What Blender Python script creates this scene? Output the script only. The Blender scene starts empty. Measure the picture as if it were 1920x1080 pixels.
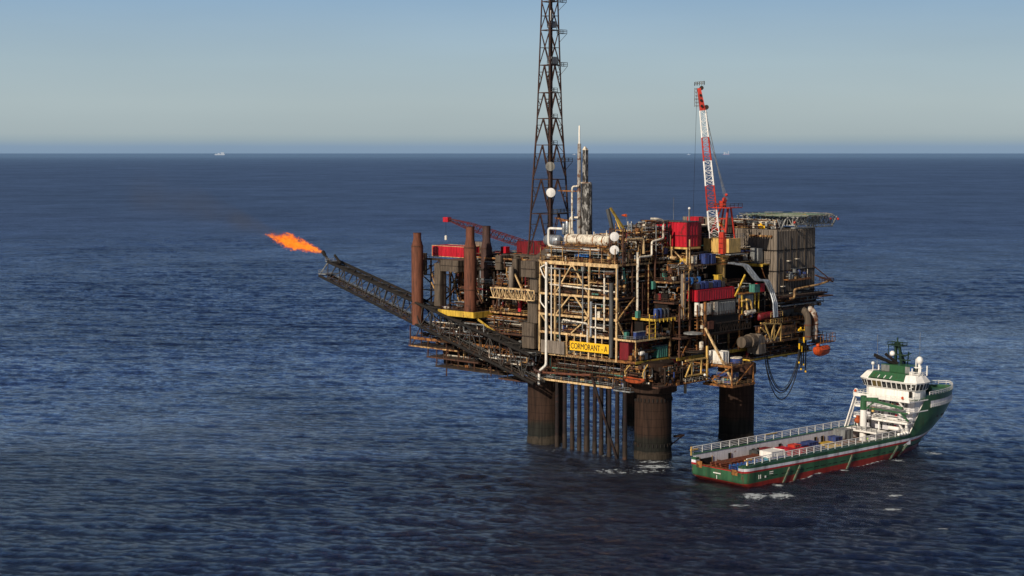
import bpy, math, random
import numpy as np
from mathutils import Vector, Matrix
R = math.radians
rnd = random.Random(7)
sc = bpy.context.scene
COL = sc.collection

# ------------------------------------------------------------------ materials
def new_mat(name):
    m = bpy.data.materials.new(name); m.use_nodes = True
    nt = m.node_tree; nt.nodes.clear()
    out = nt.nodes.new('ShaderNodeOutputMaterial')
    b = nt.nodes.new('ShaderNodeBsdfPrincipled')
    nt.links.new(b.outputs[0], out.inputs[0])
    return m, nt, b, out

def paint(name, col, rust=0.3, rcol=(.075, .026, .010), rough=.6, metal=0., scale=.35, dirt=.5, bump=.0, spec=.35):
    """weathered paint: colour drift, rust patches and vertical dirt runs"""
    m, nt, b, out = new_mat(name)
    N, L = nt.nodes.new, nt.links.new
    tc = N('ShaderNodeTexCoord'); geo = N('ShaderNodeNewGeometry')
    n1 = N('ShaderNodeTexNoise'); n1.inputs['Scale'].default_value = scale; n1.inputs['Detail'].default_value = 8; n1.inputs['Roughness'].default_value = .72
    L(geo.outputs['Position'], n1.inputs['Vector'])
    r1 = N('ShaderNodeValToRGB'); e = r1.color_ramp.elements
    t = .68 - .30 * rust
    e[0].position = t - .04; e[0].color = (0, 0, 0, 1); e[1].position = t + .05; e[1].color = (1, 1, 1, 1)
    L(n1.outputs['Fac'], r1.inputs[0])
    mp = N('ShaderNodeMapping'); mp.inputs['Scale'].default_value = (1.6, 1.6, .22)
    L(geo.outputs['Position'], mp.inputs[0])
    n2 = N('ShaderNodeTexNoise'); n2.inputs['Scale'].default_value = .9; n2.inputs['Detail'].default_value = 6
    L(mp.outputs[0], n2.inputs['Vector'])
    mr = N('ShaderNodeMapRange'); mr.inputs[1].default_value = .35; mr.inputs[2].default_value = .75
    mr.inputs[3].default_value = 1.08; mr.inputs[4].default_value = max(.12, 1 - dirt * 1.35)
    L(n2.outputs['Fac'], mr.inputs[0])
    mx = N('ShaderNodeMix'); mx.data_type = 'RGBA'
    mx.inputs[6].default_value = (*col, 1); mx.inputs[7].default_value = (*rcol, 1)
    L(r1.outputs[0], mx.inputs[0])
    mu = N('ShaderNodeMix'); mu.data_type = 'RGBA'; mu.blend_type = 'MULTIPLY'; mu.inputs[0].default_value = 1
    L(mx.outputs[2], mu.inputs[6]); L(mr.outputs[0], mu.inputs[7])
    L(mu.outputs[2], b.inputs['Base Color'])
    b.inputs['Roughness'].default_value = rough; b.inputs['Metallic'].default_value = metal
    b.inputs['Specular IOR Level'].default_value = spec
    if bump:
        bp = N('ShaderNodeBump'); bp.inputs['Strength'].default_value = bump; bp.inputs['Distance'].default_value = .1
        L(n1.outputs['Fac'], bp.inputs['Height']); L(bp.outputs[0], b.inputs['Normal'])
    return m

M = {}
M['cream'] = paint('cream_steel', (.50, .31, .125), .58, rough=.55, scale=.6, rcol=(.13, .045, .016))
M['cream_clean'] = paint('pale_cream_steel', (.66, .46, .23), .38, rough=.5, scale=.6, rcol=(.16, .06, .02))
M['orange'] = paint('orange_stained_steel', (.34, .14, .035), .55, rough=.6, scale=.5)
M['yellow'] = paint('yellow_steel', (.62, .40, .05), .25, rough=.5, scale=.4, rcol=(.16, .06, .015))
M['crane_yellow'] = paint('crane_yellow_paint', (.66, .42, .13), .12, rough=.45, scale=.5)
M['brown'] = paint('rust_brown_steel', (.085, .036, .020), .35, rough=.75, scale=.35, rcol=(.05, .02, .012))
M['stack'] = paint('stack_brown', (.145, .050, .027), .2, rough=.8, scale=.25, rcol=(.09, .032, .02), dirt=.5)
M['stack_dark'] = paint('sooty_stack', (.075, .040, .034), .3, rough=.85, scale=.3)
M['dark'] = paint('black_brown_steel', (.030, .020, .014), .3, rough=.8, scale=.4, rcol=(.07, .028, .014))
M['black'] = paint('black_steel', (.012, .010, .009), .15, rough=.85)
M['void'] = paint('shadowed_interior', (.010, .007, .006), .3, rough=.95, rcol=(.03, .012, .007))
M['grating'] = paint('deck_grating', (.060, .042, .030), .35, rough=.9)
M['clad'] = paint('taupe_cladding', (.195, .160, .128), .08, rough=.65, scale=.3, rcol=(.12, .06, .03), dirt=.42)
M['clad_dark'] = paint('brown_cladding', (.105, .080, .058), .15, rough=.75, scale=.4, rcol=(.05, .028, .016), dirt=.5)
M['grey'] = paint('grey_steel', (.22, .23, .23), .25, rough=.5, scale=.5)
M['grey_dark'] = paint('dark_grey_steel', (.07, .072, .072), .25, rough=.55, scale=.5)
M['silver'] = paint('silver_lagging', (.40, .43, .46), .08, rough=.38, metal=.55, scale=.7)
M['white'] = paint('white_paint', (.78, .74, .66), .12, rough=.45, scale=.6, rcol=(.30, .13, .06), dirt=.3)
M['white_rusty'] = paint('stained_white', (.72, .66, .54), .42, rough=.55, scale=.7, rcol=(.16, .06, .025), dirt=.5)
M['red'] = paint('red_container_paint', (.46, .012, .026), .22, rough=.45, scale=.4, rcol=(.17, .02, .02), dirt=.35)
M['red_dark'] = paint('dark_red_paint', (.17, .010, .016), .3, rough=.55, scale=.4)
M['crane_red'] = paint('crane_red_paint', (.52, .045, .025), .15, rough=.45, scale=.5)
M['signal_orange'] = paint('signal_orange', (.62, .085, .018), .12, rough=.45, scale=.6)
M['boat_dim'] = paint('dull_orange_paint', (.40, .075, .020), .2, rough=.55, scale=.6)  # darker orange than the enclosed lifeboat
M['blue'] = paint('navy_container_paint', (.035, .060, .20), .2, rough=.5, scale=.7)
M['blue_bright'] = paint('bright_blue_paint', (.020, .11, .34), .2, rough=.5, scale=.7)
M['teal'] = paint('teal_paint', (.07, .24, .19), .12, rough=.5, scale=.7)
M['cyan'] = paint('cyan_paint', (.03, .32, .40), .05, rough=.5, scale=.7)
M['green_ship'] = paint('ship_green_paint', (.030, .100, .044), .12, rough=.4, scale=.3, dirt=.2)
M['ship_white'] = paint('ship_white_paint', (.80, .78, .74), .03, rough=.4, scale=.6, rcol=(.45, .25, .12), dirt=.14)
M['ship_grey'] = paint('ship_grey_paint', (.60, .59, .62), .08, rough=.5, scale=.6, rcol=(.28, .13, .07), dirt=.25)
M['ship_deck'] = paint('ship_deck_timber', (.20, .105, .055), .4, rough=.85, scale=.8)
M['rust_pipe'] = paint('rusty_drill_pipe', (.19, .055, .028), .4, rough=.75, scale=1.2)
M['helideck'] = paint('helideck_green', (.20, .29, .19), .05, rough=.8, scale=.2, dirt=.2)
M['truss_grey'] = paint('pale_grey_truss', (.36, .36, .34), .2, rough=.5)
M['net'] = paint('grey_netting', (.26, .25, .22), .2, rough=.8)
M['sign'] = paint('sign_yellow', (.80, .46, .015), .04, rough=.5, dirt=.15)
M['ink'] = paint('sign_black', (.015, .012, .010), 0, rough=.6, dirt=0)
M['mast_brown'] = paint('mast_rust_brown', (.060, .028, .020), .3, rough=.8, rcol=(.03, .016, .012))
M['cond'] = paint('conductor_steel', (.014, .009, .009), .4, rough=.85, scale=.6, rcol=(.035, .012, .008))
M['fender'] = paint('scuffed_fender_paint', (.11, .16, .11), .5, rough=.6, scale=.9, rcol=(.10, .05, .035), dirt=.3)
M['boom'] = paint('boom_grey_brown', (.060, .054, .048), .3, rough=.75)
M['gooseneck'] = paint('rust_streaked_white_duct', (.50, .45, .38), .72, rough=.6, scale=.45, rcol=(.17, .065, .03), dirt=.5)
M['green_dark'] = paint('dark_green_mast_paint', (.014, .040, .024), .1, rough=.6)
M['ship_wall'] = paint('ship_inner_wall_paint', (.78, .76, .78), .14, rough=.5, scale=.7, rcol=(.34, .16, .08), dirt=.16)
M['vent_grey'] = paint('stained_grey_column', (.36, .34, .31), .45, rough=.6, scale=.6, rcol=(.14, .06, .03))
M['olive'] = paint('olive_yellow_paint', (.27, .19, .03), .25, rough=.55)
M['maroon'] = paint('dull_maroon_paint', (.105, .014, .018), .35, rough=.65)
M['glass'] = paint('tinted_glass', (.02, .022, .024), 0, rough=.08, spec=.9, dirt=0)
M['glass_amber'] = paint('amber_blind_glass', (.09, .065, .02), 0, rough=.15, spec=.8, dirt=0)
M['rubber'] = paint('black_rubber', (.012, .012, .012), 0, rough=.6)

def mottled(name, c1, c2, scale):
    m, nt, b, out = new_mat(name); N, L = nt.nodes.new, nt.links.new
    geo = N('ShaderNodeNewGeometry'); mp = N('ShaderNodeMapping'); mp.inputs['Scale'].default_value = (1, 1, .35)
    L(geo.outputs['Position'], mp.inputs[0])
    n = N('ShaderNodeTexNoise'); n.inputs['Scale'].default_value = scale; n.inputs['Detail'].default_value = 7; n.inputs['Roughness'].default_value = .75
    L(mp.outputs[0], n.inputs['Vector']); r = N('ShaderNodeValToRGB'); e = r.color_ramp.elements
    e[0].position = .50; e[0].color = (*c1, 1); e[1].position = .56; e[1].color = (*c2, 1)
    L(n.outputs['Fac'], r.inputs[0]); L(r.outputs[0], b.inputs['Base Color']); b.inputs['Roughness'].default_value = .6
    return m
M['peeling'] = mottled('peeling_lagging', (.02, .017, .014), (.30, .29, .27), 1.1)

def concrete():
    m, nt, b, out = new_mat('shaded_weathered_concrete'); N, L = nt.nodes.new, nt.links.new
    geo = N('ShaderNodeNewGeometry')
    sep = N('ShaderNodeSeparateXYZ'); L(geo.outputs['Position'], sep.inputs[0])
    n = N('ShaderNodeTexNoise'); n.inputs['Scale'].default_value = .3; n.inputs['Detail'].default_value = 8; n.inputs['Roughness'].default_value = .7
    L(geo.outputs['Position'], n.inputs['Vector'])
    mp = N('ShaderNodeMapping'); mp.inputs['Scale'].default_value = (1.5, 1.5, .12); L(geo.outputs['Position'], mp.inputs[0])
    n2 = N('ShaderNodeTexNoise'); n2.inputs['Scale'].default_value = 1.; n2.inputs['Detail'].default_value = 6; L(mp.outputs[0], n2.inputs['Vector'])
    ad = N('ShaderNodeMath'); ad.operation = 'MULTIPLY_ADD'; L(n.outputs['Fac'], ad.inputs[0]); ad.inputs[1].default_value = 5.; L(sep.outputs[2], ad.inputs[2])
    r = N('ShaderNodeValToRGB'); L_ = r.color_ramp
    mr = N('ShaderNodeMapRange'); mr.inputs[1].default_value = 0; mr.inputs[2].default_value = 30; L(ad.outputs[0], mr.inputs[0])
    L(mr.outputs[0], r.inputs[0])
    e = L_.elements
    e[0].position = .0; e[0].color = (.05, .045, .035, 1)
    e[1].position = 1.; e[1].color = (.027, .0145, .0095, 1)  # base kept very dark: deck shade on the legs put into the colour
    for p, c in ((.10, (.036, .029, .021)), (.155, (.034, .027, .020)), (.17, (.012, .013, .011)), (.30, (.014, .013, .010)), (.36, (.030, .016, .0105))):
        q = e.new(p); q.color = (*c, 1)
    mr2 = N('ShaderNodeMapRange'); mr2.inputs[1].default_value = .3; mr2.inputs[2].default_value = .75; mr2.inputs[3].default_value = 1.45; mr2.inputs[4].default_value = .35
    L(n2.outputs['Fac'], mr2.inputs[0])
    mu = N('ShaderNodeMix'); mu.data_type = 'RGBA'; mu.blend_type = 'MULTIPLY'; mu.inputs[0].default_value = 1
    fz = N('ShaderNodeMath'); fz.operation = 'FRACT'; dv_ = N('ShaderNodeMath'); dv_.operation = 'DIVIDE'; L(sep.outputs[2], dv_.inputs[0]); dv_.inputs[1].default_value = 2.6; L(dv_.outputs[0], fz.inputs[0])
    jt = N('ShaderNodeMapRange'); jt.inputs[1].default_value = .0; jt.inputs[2].default_value = .12; jt.inputs[3].default_value = .45; jt.inputs[4].default_value = 1.; L(fz.outputs[0], jt.inputs[0])
    jm = N('ShaderNodeMath'); jm.operation = 'MULTIPLY'; L(jt.outputs[0], jm.inputs[0]); L(mr2.outputs[0], jm.inputs[1])
    L(r.outputs[0], mu.inputs[6]); L(jm.outputs[0], mu.inputs[7]); L(mu.outputs[2], b.inputs['Base Color'])
    b.inputs['Roughness'].default_value = .85; b.inputs['Specular IOR Level'].default_value = .2
    bp = N('ShaderNodeBump'); bp.inputs['Strength'].default_value = .5; bp.inputs['Distance'].default_value = .3
    L(n.outputs['Fac'], bp.inputs['Height']); L(bp.outputs[0], b.inputs['Normal'])
    return m
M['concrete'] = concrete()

# ------------------------------------------------------------------ mesh builder
class MB:
    def __init__(s): s.v = []; s.f = []; s.m = []; s.k = 0
    def add(s, vs, fs):
        o = len(s.v); s.v.extend(tuple(x) for x in vs)
        s.f.extend(tuple(i + o for i in f) for f in fs); s.m.extend([s.k] * len(fs)); return s
    def mat(s, k): s.k = k; return s
    def box(s, a0, a1, b0, b1, z0, z1):
        return s.add([(a0, b0, z0), (a1, b0, z0), (a1, b1, z0), (a0, b1, z0), (a0, b0, z1), (a1, b0, z1), (a1, b1, z1), (a0, b1, z1)],
                     [(0, 3, 2, 1), (4, 5, 6, 7), (0, 1, 5, 4), (1, 2, 6, 5), (2, 3, 7, 6), (3, 0, 4, 7)])
    def hexa(s, lo, hi):
        return s.add(list(lo) + list(hi), [(0, 3, 2, 1), (4, 5, 6, 7), (0, 1, 5, 4), (1, 2, 6, 5), (2, 3, 7, 6), (3, 0, 4, 7)])
    def bar(s, p, q, w, h=None):
        p = Vector(p); q = Vector(q); d = q - p
        if d.length < 1e-4: return s
        d.normalize(); up = Vector((0, 0, 1)) if abs(d.z) < .95 else Vector((1, 0, 0))
        x = d.cross(up).normalized(); y = x.cross(d).normalized(); h = h or w
        x *= w / 2; y *= h / 2
        return s.hexa([p - x - y, p + x - y, p + x + y, p - x + y], [q - x - y, q + x - y, q + x + y, q - x + y])
    def sweep(s, pts, rs, n=8, caps=True):
        pts = [Vector(p) for p in pts]
        if not hasattr(rs, '__len__'): rs = [rs] * len(pts)
        T = []
        for i in range(len(pts)):
            a = pts[max(i - 1, 0)]; b = pts[min(i + 1, len(pts) - 1)]; T.append((b - a).normalized())
        up = Vector((0, 0, 1)) if abs(T[0].z) < .9 else Vector((1, 0, 0))
        x = T[0].cross(up).normalized(); vs = []
        for i, (p, t) in enumerate(zip(pts, T)):
            x = (x - t * x.dot(t)).normalized(); y = t.cross(x)
            for j in range(n):
                a = 2 * math.pi * j / n; vs.append(p + (x * math.cos(a) + y * math.sin(a)) * rs[i])
        fs = []
        for i in range(len(pts) - 1):
            for j in range(n):
                k = (j + 1) % n; fs.append((i * n + j, i * n + k, (i + 1) * n + k, (i + 1) * n + j))
        if caps: fs += [tuple(range(n))[::-1], tuple((len(pts) - 1) * n + j for j in range(n))]
        return s.add(vs, fs)
    def tube(s, p, q, r, n=8, r2=None): return s.sweep([p, q], [r, r if r2 is None else r2], n)
    def pipe(s, pts, r, n=8, bend=None):
        pts = [Vector(p) for p in pts]; bend = bend or r * 2.2; out = [pts[0]]
        for i in range(1, len(pts) - 1):
            a, b, c = pts[i - 1], pts[i], pts[i + 1]
            d1 = (a - b); d2 = (c - b); k = min(bend, d1.length * .45, d2.length * .45)
            u = b + d1.normalized() * k; w = b + d2.normalized() * k
            for t in (0, .33, .67, 1): out.append(u * (1 - t) ** 2 + b * 2 * t * (1 - t) + w * t * t)
        out.append(pts[-1]); return s.sweep(out, r, n)
    def lathe(s, p, axis, prof, n=16):
        p = Vector(p); axis = Vector(axis).normalized()
        return s.sweep([p + axis * t for t, r in prof], [max(r, .001) for t, r in prof], n)
    def vessel(s, p, q, r, n=14):
        p = Vector(p); q = Vector(q); L = (q - p).length; k = r * .5
        prof = [(0, 0), (k * .15, r * .5), (k * .5, r * .85), (k, r), (L - k, r), (L - k * .5, r * .85), (L - k * .15, r * .5), (L, 0)]
        return s.lathe(p, q - p, prof, n)
    def rail(s, pts, h=1.15, step=1.8, w=.09):
        for p, q in zip(pts, pts[1:]):
            p = Vector(p); q = Vector(q); n = max(1, int((q - p).length / step))
            for hh in (h, h * .55): s.bar(p + Vector((0, 0, hh)), q + Vector((0, 0, hh)), w)
            for i in range(n + 1):
                c = p.lerp(q, i / n); s.bar(c, c + Vector((0, 0, h)), w)
        return s
    def truss(s, p0, p1, q0, q1, n, w, chord=None, zig=True, post=True):
        """flat truss between chord p0-p1 and chord q0-q1"""
        p0, p1, q0, q1 = map(Vector, (p0, p1, q0, q1))
        if chord: s.bar(p0, p1, chord); s.bar(q0, q1, chord)
        for i in range(n):
            a, b = p0.lerp(p1, i / n), p0.lerp(p1, (i + 1) / n); c, d = q0.lerp(q1, i / n), q0.lerp(q1, (i + 1) / n)
            if zig: s.bar(a, d, w) if i % 2 else s.bar(c, b, w)
            if post: s.bar(b, d, w)
        return s
    def ribs(s, a0, a1, b0, b1, z0, z1, period=1.0, depth=.16, faces='AB'):
        """vertical cladding ribs standing proud of the -A and -B faces"""
        if 'A' in faces:
            n = int((b1 - b0) / period)
            for i in range(n):
                b = b0 + (i + .5) * (b1 - b0) / n; s.box(a0 - depth, a0 + .02, b - period * .22, b + period * .22, z0 + .02, z1 - .02)
        if 'B' in faces:
            n = int((a1 - a0) / period)
            for i in range(n):
                a = a0 + (i + .5) * (a1 - a0) / n; s.box(a - period * .22, a + period * .22, b0 - depth, b0 + .02, z0 + .02, z1 - .02)
        return s
    def blob(s, c, r, seed=0, rough=.25, n=10, sq=(1, 1, 1)):
        rr = random.Random(seed); ph = [rr.uniform(0, 6.28) for _ in range(6)]; vs = []; m = n // 2 + 1
        for i in range(m + 1):
            th = math.pi * i / m
            for j in range(n):
                a = 2 * math.pi * j / n
                k = r * (1 + rough * (math.sin(3 * a + ph[0]) * math.sin(2 * th + ph[1]) + .6 * math.sin(5 * a + ph[2] + 3 * th) * math.sin(th)))
                vs.append((c[0] + sq[0] * k * math.sin(th) * math.cos(a), c[1] + sq[1] * k * math.sin(th) * math.sin(a), c[2] + sq[2] * k * math.cos(th)))
        fs = [(i * n + j, (i + 1) * n + j, (i + 1) * n + (j + 1) % n, i * n + (j + 1) % n) for i in range(m) for j in range(n)]
        return s.add(vs, fs)

class Frame:
    def __init__(s, x, y, deg): s.M = Matrix.Translation((x, y, 0)) @ Matrix.Rotation(R(deg), 4, 'Z')
RIG = Frame(45.6, 512., 46.5)     # A axis runs along the platform's right face, B along its left face
SHIP = Frame(68., 461., 41.)      # s forward, p to port
WORLD = Frame(0, 0, 0)

def tag(o, label=None, cat=None, group=None, kind=None):
    if label: o['label'] = label
    if cat: o['category'] = cat
    if group: o['group'] = group
    if kind: o['kind'] = kind
    return o

def mesh_obj(name, mb, mats, base=(0, 0, 0), smooth=False):
    me = bpy.data.meshes.new(name)
    bs = Vector(base)
    me.from_pydata([tuple(Vector(v) - bs) for v in mb.v], [], mb.f)
    if not isinstance(mats, (list, tuple)): mats = [mats]
    for m in mats: me.materials.append(M[m] if isinstance(m, str) else m)
    me.polygons.foreach_set('material_index', mb.m)
    if smooth: me.polygons.foreach_set('use_smooth', [True] * len(me.polygons))
    me.update()
    if smooth:
        try: me.set_sharp_from_angle(angle=R(38))
        except Exception: pass
    o = bpy.data.objects.new(name, me); COL.objects.link(o); return o

SPLIT = set('strap floor deckhouse_door bracket saddle hanger red_cabinet porthole anchor_recess nozzle band seam louvre side_fender liferaft_canister lifebuoy stair deckhouse_porthole pendant_rope bulkhead_opening opening_frame window vent_cowl column strut fan_casing exhaust_pipe satellite_dome whip_aerial lightening_hole arm fall_wire leg head_sheave panel_post tier_pillar side_vent searchlight_bar lamp_shelf downpipe ring_step stair_flight flare_line drain_line tote_tank girder_stiffener cradle_post fire_monitor yellow_cowl fire_box lifebuoy_station blue_cable hanging_rod door_bar freeing_slot support_post stern_post walkway_side yellow_bend winch equipment_box brace cream_panel crane_tip sleeve tip_pipe under_wall post beam'.split())
def components(mb):
    par = list(range(len(mb.v)))
    def find(i):
        while par[i] != i: par[i] = par[par[i]]; i = par[i]
        return i
    for f in mb.f:
        a = find(f[0])
        for i in f[1:]: par[find(i)] = a
    out = {}
    for f, m in zip(mb.f, mb.m): out.setdefault(find(f[0]), []).append((f, m))
    res = []
    for fs in out.values():
        g = MB(); mp = {}
        for f, m in fs:
            nf = []
            for i in f:
                if i not in mp: mp[i] = len(g.v); g.v.append(mb.v[i])
                nf.append(mp[i])
            g.f.append(tuple(nf)); g.m.append(m)
        res.append(g)
    return res

class Thing:
    def __init__(s, name, label, cat, base=(0, 0, 0), group=None, frame=RIG, rz=0):
        s.base = base; s.frame = frame
        s.o = bpy.data.objects.new(name, None); COL.objects.link(s.o); s.o.empty_display_size = .5
        s.o.matrix_world = frame.M @ Matrix.Translation(base) @ Matrix.Rotation(rz, 4, 'Z')
        tag(s.o, label, cat, group)
    def part(s, name, mb, mats, parent=None, label=None, smooth=False, kind=None):
        if name in SPLIT:
            cs = components(mb)
            if 1 < len(cs) <= 60:
                for c in cs: o = s.part1(name, c, mats, parent, label, smooth, kind)
                return o
        return s.part1(name, mb, mats, parent, label, smooth, kind)
    def part1(s, name, mb, mats, parent=None, label=None, smooth=False, kind=None):
        o = mesh_obj(name, mb, mats, s.base, smooth)
        o.parent = parent or s.o
        if label: o['label'] = label
        if kind: o['kind'] = kind
        return o
    def bars(s, name, segs, w, mats, h=None, parent=None):
        for p, q in segs: s.part(name, MB().bar(p, q, w, h), mats, parent)

def single(name, mb, mats, label, cat, base, group=None, frame=RIG, smooth=False, kind=None):
    o = mesh_obj(name, mb, mats, base, smooth)
    o.matrix_world = frame.M @ Matrix.Translation(base); tag(o, label, cat, group, kind); return o

def copy_thing(root, matrix, label=None):
    r = root.copy(); COL.objects.link(r); r.matrix_world = matrix
    if label: r['label'] = label
    for ch in root.children:
        c = ch.copy(); COL.objects.link(c); c.parent = r
        for g in ch.children:
            d = g.copy(); COL.objects.link(d); d.parent = c
    return r

PAL = ['cream', 'brown', 'dark', 'grey', 'white_rusty', 'orange', 'teal', 'blue', 'red_dark', 'silver']
def clutter(T, a0, a1, b0, b1, z0, z1, n, seed, wts=(4, 8, 8, 3, 2, 4, .4, .5, .5, .6), r=(.09, .28), eq=.35, name='pipework'):
    """pipe runs, small vessels and boxes packed in one bay of a module"""
    g = random.Random(seed); mp, me = MB(), MB()
    ks = list(range(len(PAL)))
    for i in range(n):
        k = g.choices(ks, wts)[0]; mp.mat(k)
        p = [g.uniform(a0, a1), g.uniform(b0, b1), g.uniform(z0, z1)]; pts = [tuple(p)]
        for _ in range(g.randint(1, 4)):
            ax = g.randint(0, 2); lo, hi = ((a0, a1), (b0, b1), (z0, z1))[ax]
            t = g.uniform(lo, hi)
            if abs(t - p[ax]) < .8: continue
            p = p[:]; p[ax] = t; pts.append(tuple(p))
        if len(pts) > 1: mp.pipe(pts, g.uniform(*r), 6)
    T.part(name, mp, PAL, kind='stuff')
    m = int(n * eq)
    wts = (wts[0] * .6, wts[1] * 1.3, wts[2] * 1.5, *wts[3:])
    if m:
        for i in range(m):
            k = g.choices(ks, wts)[0]; me.mat(k)
            a, b = g.uniform(a0, a1), g.uniform(b0, b1); da, db, dz = g.uniform(.4, 1.6), g.uniform(.4, 1.6), g.uniform(.5, 2.2)
            zz = z0 if g.random() < .7 else g.uniform(z0, max(z0, z1 - dz))
            dz = min(dz, z1 - zz)
            if g.random() < .5: me.box(a - da / 2, a + da / 2, b - db / 2, b + db / 2, zz, zz + dz)
            elif g.random() < .5: me.vessel((a, b, zz), (a, b, zz + dz + .2), da * .4, 8)
            else: me.vessel((a, b - db, zz + .6), (a, b + db, zz + .6), min(.55, da * .4), 8)
        T.part('equipment', me, PAL, kind='stuff')

def deck(T, a0, a1, b0, b1, z, edge='cream', th=.55, sides='AB', rail=True, plate='grating', name='deck_plate'):
    T.part(name, MB().box(a0 + .05, a1 - .05, b0 + .05, b1 - .05, z - .25, z), plate)
    e = MB()
    if 'A' in sides: e.box(a0 - .12, a0 + .18, b0 - .12, b1, z - th, z + .03)
    if 'B' in sides: e.box(a0 + .19, a1, b0 - .12, b0 + .18, z - th, z + .03)
    T.part('edge_beam', e, edge)
    if rail:
        r = MB()
        if 'A' in sides: r.rail([(a0, b1, z), (a0, b0, z)])
        if 'B' in sides: r.rail([(a0 + .1, b0, z), (a1, b0, z)])
        T.part('handrail', r, rail if isinstance(rail, str) else 'grey')

def container(name, label, a0, a1, b0, b1, z0, z1, mat='red', trim=None, group=None, frame=RIG, period=1.2, cat='container'):
    base = ((a0 + a1) / 2, (b0 + b1) / 2, z0)
    T = Thing(name, label, cat, base, group, frame)
    w = MB().box(a0 + .1, a1 - .1, b0 + .1, b1 - .1, z0 + .1, z1 - .1); w.ribs(a0 + .1, a1 - .1, b0 + .1, b1 - .1, z0 + .15, z1 - .15, period, .07)
    T.part('wall', w, mat)
    t = MB(); q = .17
    for a in (a0, a1 - q):
        for b in (b0, b1 - q): t.box(a, a + q, b, b + q, z0, z1)
    for z in (z0, z1 - q):
        for a in (a0, a1 - q): t.box(a + .01, a + q - .01, b0 + q, b1 - q, z, z + q)
        for b in (b0, b1 - q): t.box(a0 + q, a1 - q, b + .01, b + q - .01, z, z + q)
    T.part('corner_frame', t, trim or mat)
    d = MB()
    if (b1 - b0) < (a1 - a0):
        m_ = (b0 + b1) / 2
        for b in (b0 + .35, m_ - .2, m_ + .2, b1 - .35): d.bar((a0 - .02, b, z0 + .25), (a0 - .02, b, z1 - .25), .07)
    else:
        m_ = (a0 + a1) / 2
        for a in (a0 + .35, m_ - .2, m_ + .2, a1 - .35): d.bar((a, b0 - .02, z0 + .25), (a, b0 - .02, z1 - .25), .07)
    T.part('door_bar', d, trim or 'grey')
    return T

# ================================================================== THE PLATFORM
# ---- concrete legs
PLAT = Thing('oil_platform', 'dark rusty main deck structure standing on concrete legs above the sea', 'oil platform', (23, 21, 0))
def leg(a, b, label, cap=False, growth=True):
    T = PLAT
    top = 22. if cap else 25.5
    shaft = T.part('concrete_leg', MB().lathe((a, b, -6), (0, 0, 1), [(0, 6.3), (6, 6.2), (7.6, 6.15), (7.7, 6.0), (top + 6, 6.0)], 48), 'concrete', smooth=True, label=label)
    if cap:
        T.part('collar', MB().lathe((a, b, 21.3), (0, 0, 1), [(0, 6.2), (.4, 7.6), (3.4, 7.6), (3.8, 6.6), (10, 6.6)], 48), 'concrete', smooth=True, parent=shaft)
        h = MB()
        for z in (18.6, 3.9):
            for i in range(28):
                t = 2 * math.pi * i / 28; x, y = a + 6.02 * math.cos(t), b + 6.02 * math.sin(t)
                h.bar((x, y, z), (x, y, z + 1.1), .38)
        T.part('anchor_recess', h, 'black', parent=shaft)
    else:
        T.part('collar', MB().lathe((a, b, 22.6), (0, 0, 1), [(0, 6.05), (.2, 6.5), (3.6, 6.5), (3.8, 6.05)], 40), 'brown', smooth=True, parent=shaft)
    return T
leg(0, 0, 'nearest concrete leg with a wide collar and rows of recesses', True)
leg(-3, 44.4, 'left concrete leg at the flare boom end of the deck')
leg(46, 0, 'right concrete leg rising behind the supply ship')
leg(46, 43, 'hindmost concrete leg half hidden behind the conductor pipes')
st = MB().box(5.5, 9.5, -5.6, -4, 6.2, 6.7); st.bar((5, -4, 4), (9, -5, 6.2), .3)
single('landing_bracket', st, 'brown', 'small dark steel bracket sticking out low on the nearest leg', 'bracket', (5, -4.6, 6))

# ---- conductors
COND = [33.9, 30.5, 27.2, 24.1, 20.8, 17.4, 14.6, 11.2, 7.9, 4.6]
for i, b in enumerate(COND):
    rr = .92 if i == 4 else .70
    T = Thing('conductor_pipe', 'x', 'conductor pipe', (-8.6, b, 0), 'vertical conductor pipes between the front legs')
    T.o['label'] = ['conductor pipe overlapping the left leg, first of the row', 'conductor pipe at the right edge of the left leg, second of the row',
        'first conductor pipe standing clear of the left leg against open sea', 'slim conductor pipe between the first clear one and the thickest one',
        'thickest conductor pipe of the row, near its middle', 'conductor pipe with the diagonal brace starting at its top',
        'conductor pipe crossed high up by the diagonal brace', 'conductor pipe crossed halfway down by the diagonal brace',
        'conductor pipe crossed near the water by the diagonal brace', 'last conductor pipe of the row, nearest the big collared leg'][i]
    T.part('casing', MB().lathe((-8.6, b, -3), (0, 0, 1), [(0, rr), (8, rr), (8.01, rr * 1.02), (28, rr * .98)], 12), 'cond', smooth=True)
    T.part('splash_sleeve', MB().tube((-8.6, b, -2.9), (-8.6, b, 4 + (i * 37 % 5) * .5), rr + .07, 12), 'dark', smooth=True)
single('diagonal_brace', MB().tube((-9.9, 17.4, 25), (-9.9, 6.6, -1), .42, 10), 'cond', 'long slanting steel brace crossing in front of the conductor pipes', 'brace', (-9.9, 12, 0), smooth=True)
for i, (a, b, a2, b2) in enumerate([(-3, 4.5, -3, 2.8), (0, 12, 0, 12), (6, 9, 6, 9), (12, 16, 12, 16), (8, 26, 8, 26)]):
    single('riser_pipe', MB().tube((a, b, -3), (a2, b2, 26), .6, 10), 'cond',
        ['leaning riser pipe close beside the collared leg', 'riser pipe just behind the row of conductors', 'riser pipe deep in the shade behind the conductors',
         'rear riser pipe farthest under the deck', 'riser pipe seen in the gap behind the clear conductors'][i], 'riser pipe', (a, b, 0), 'riser pipes behind the conductors', smooth=True)

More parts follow.
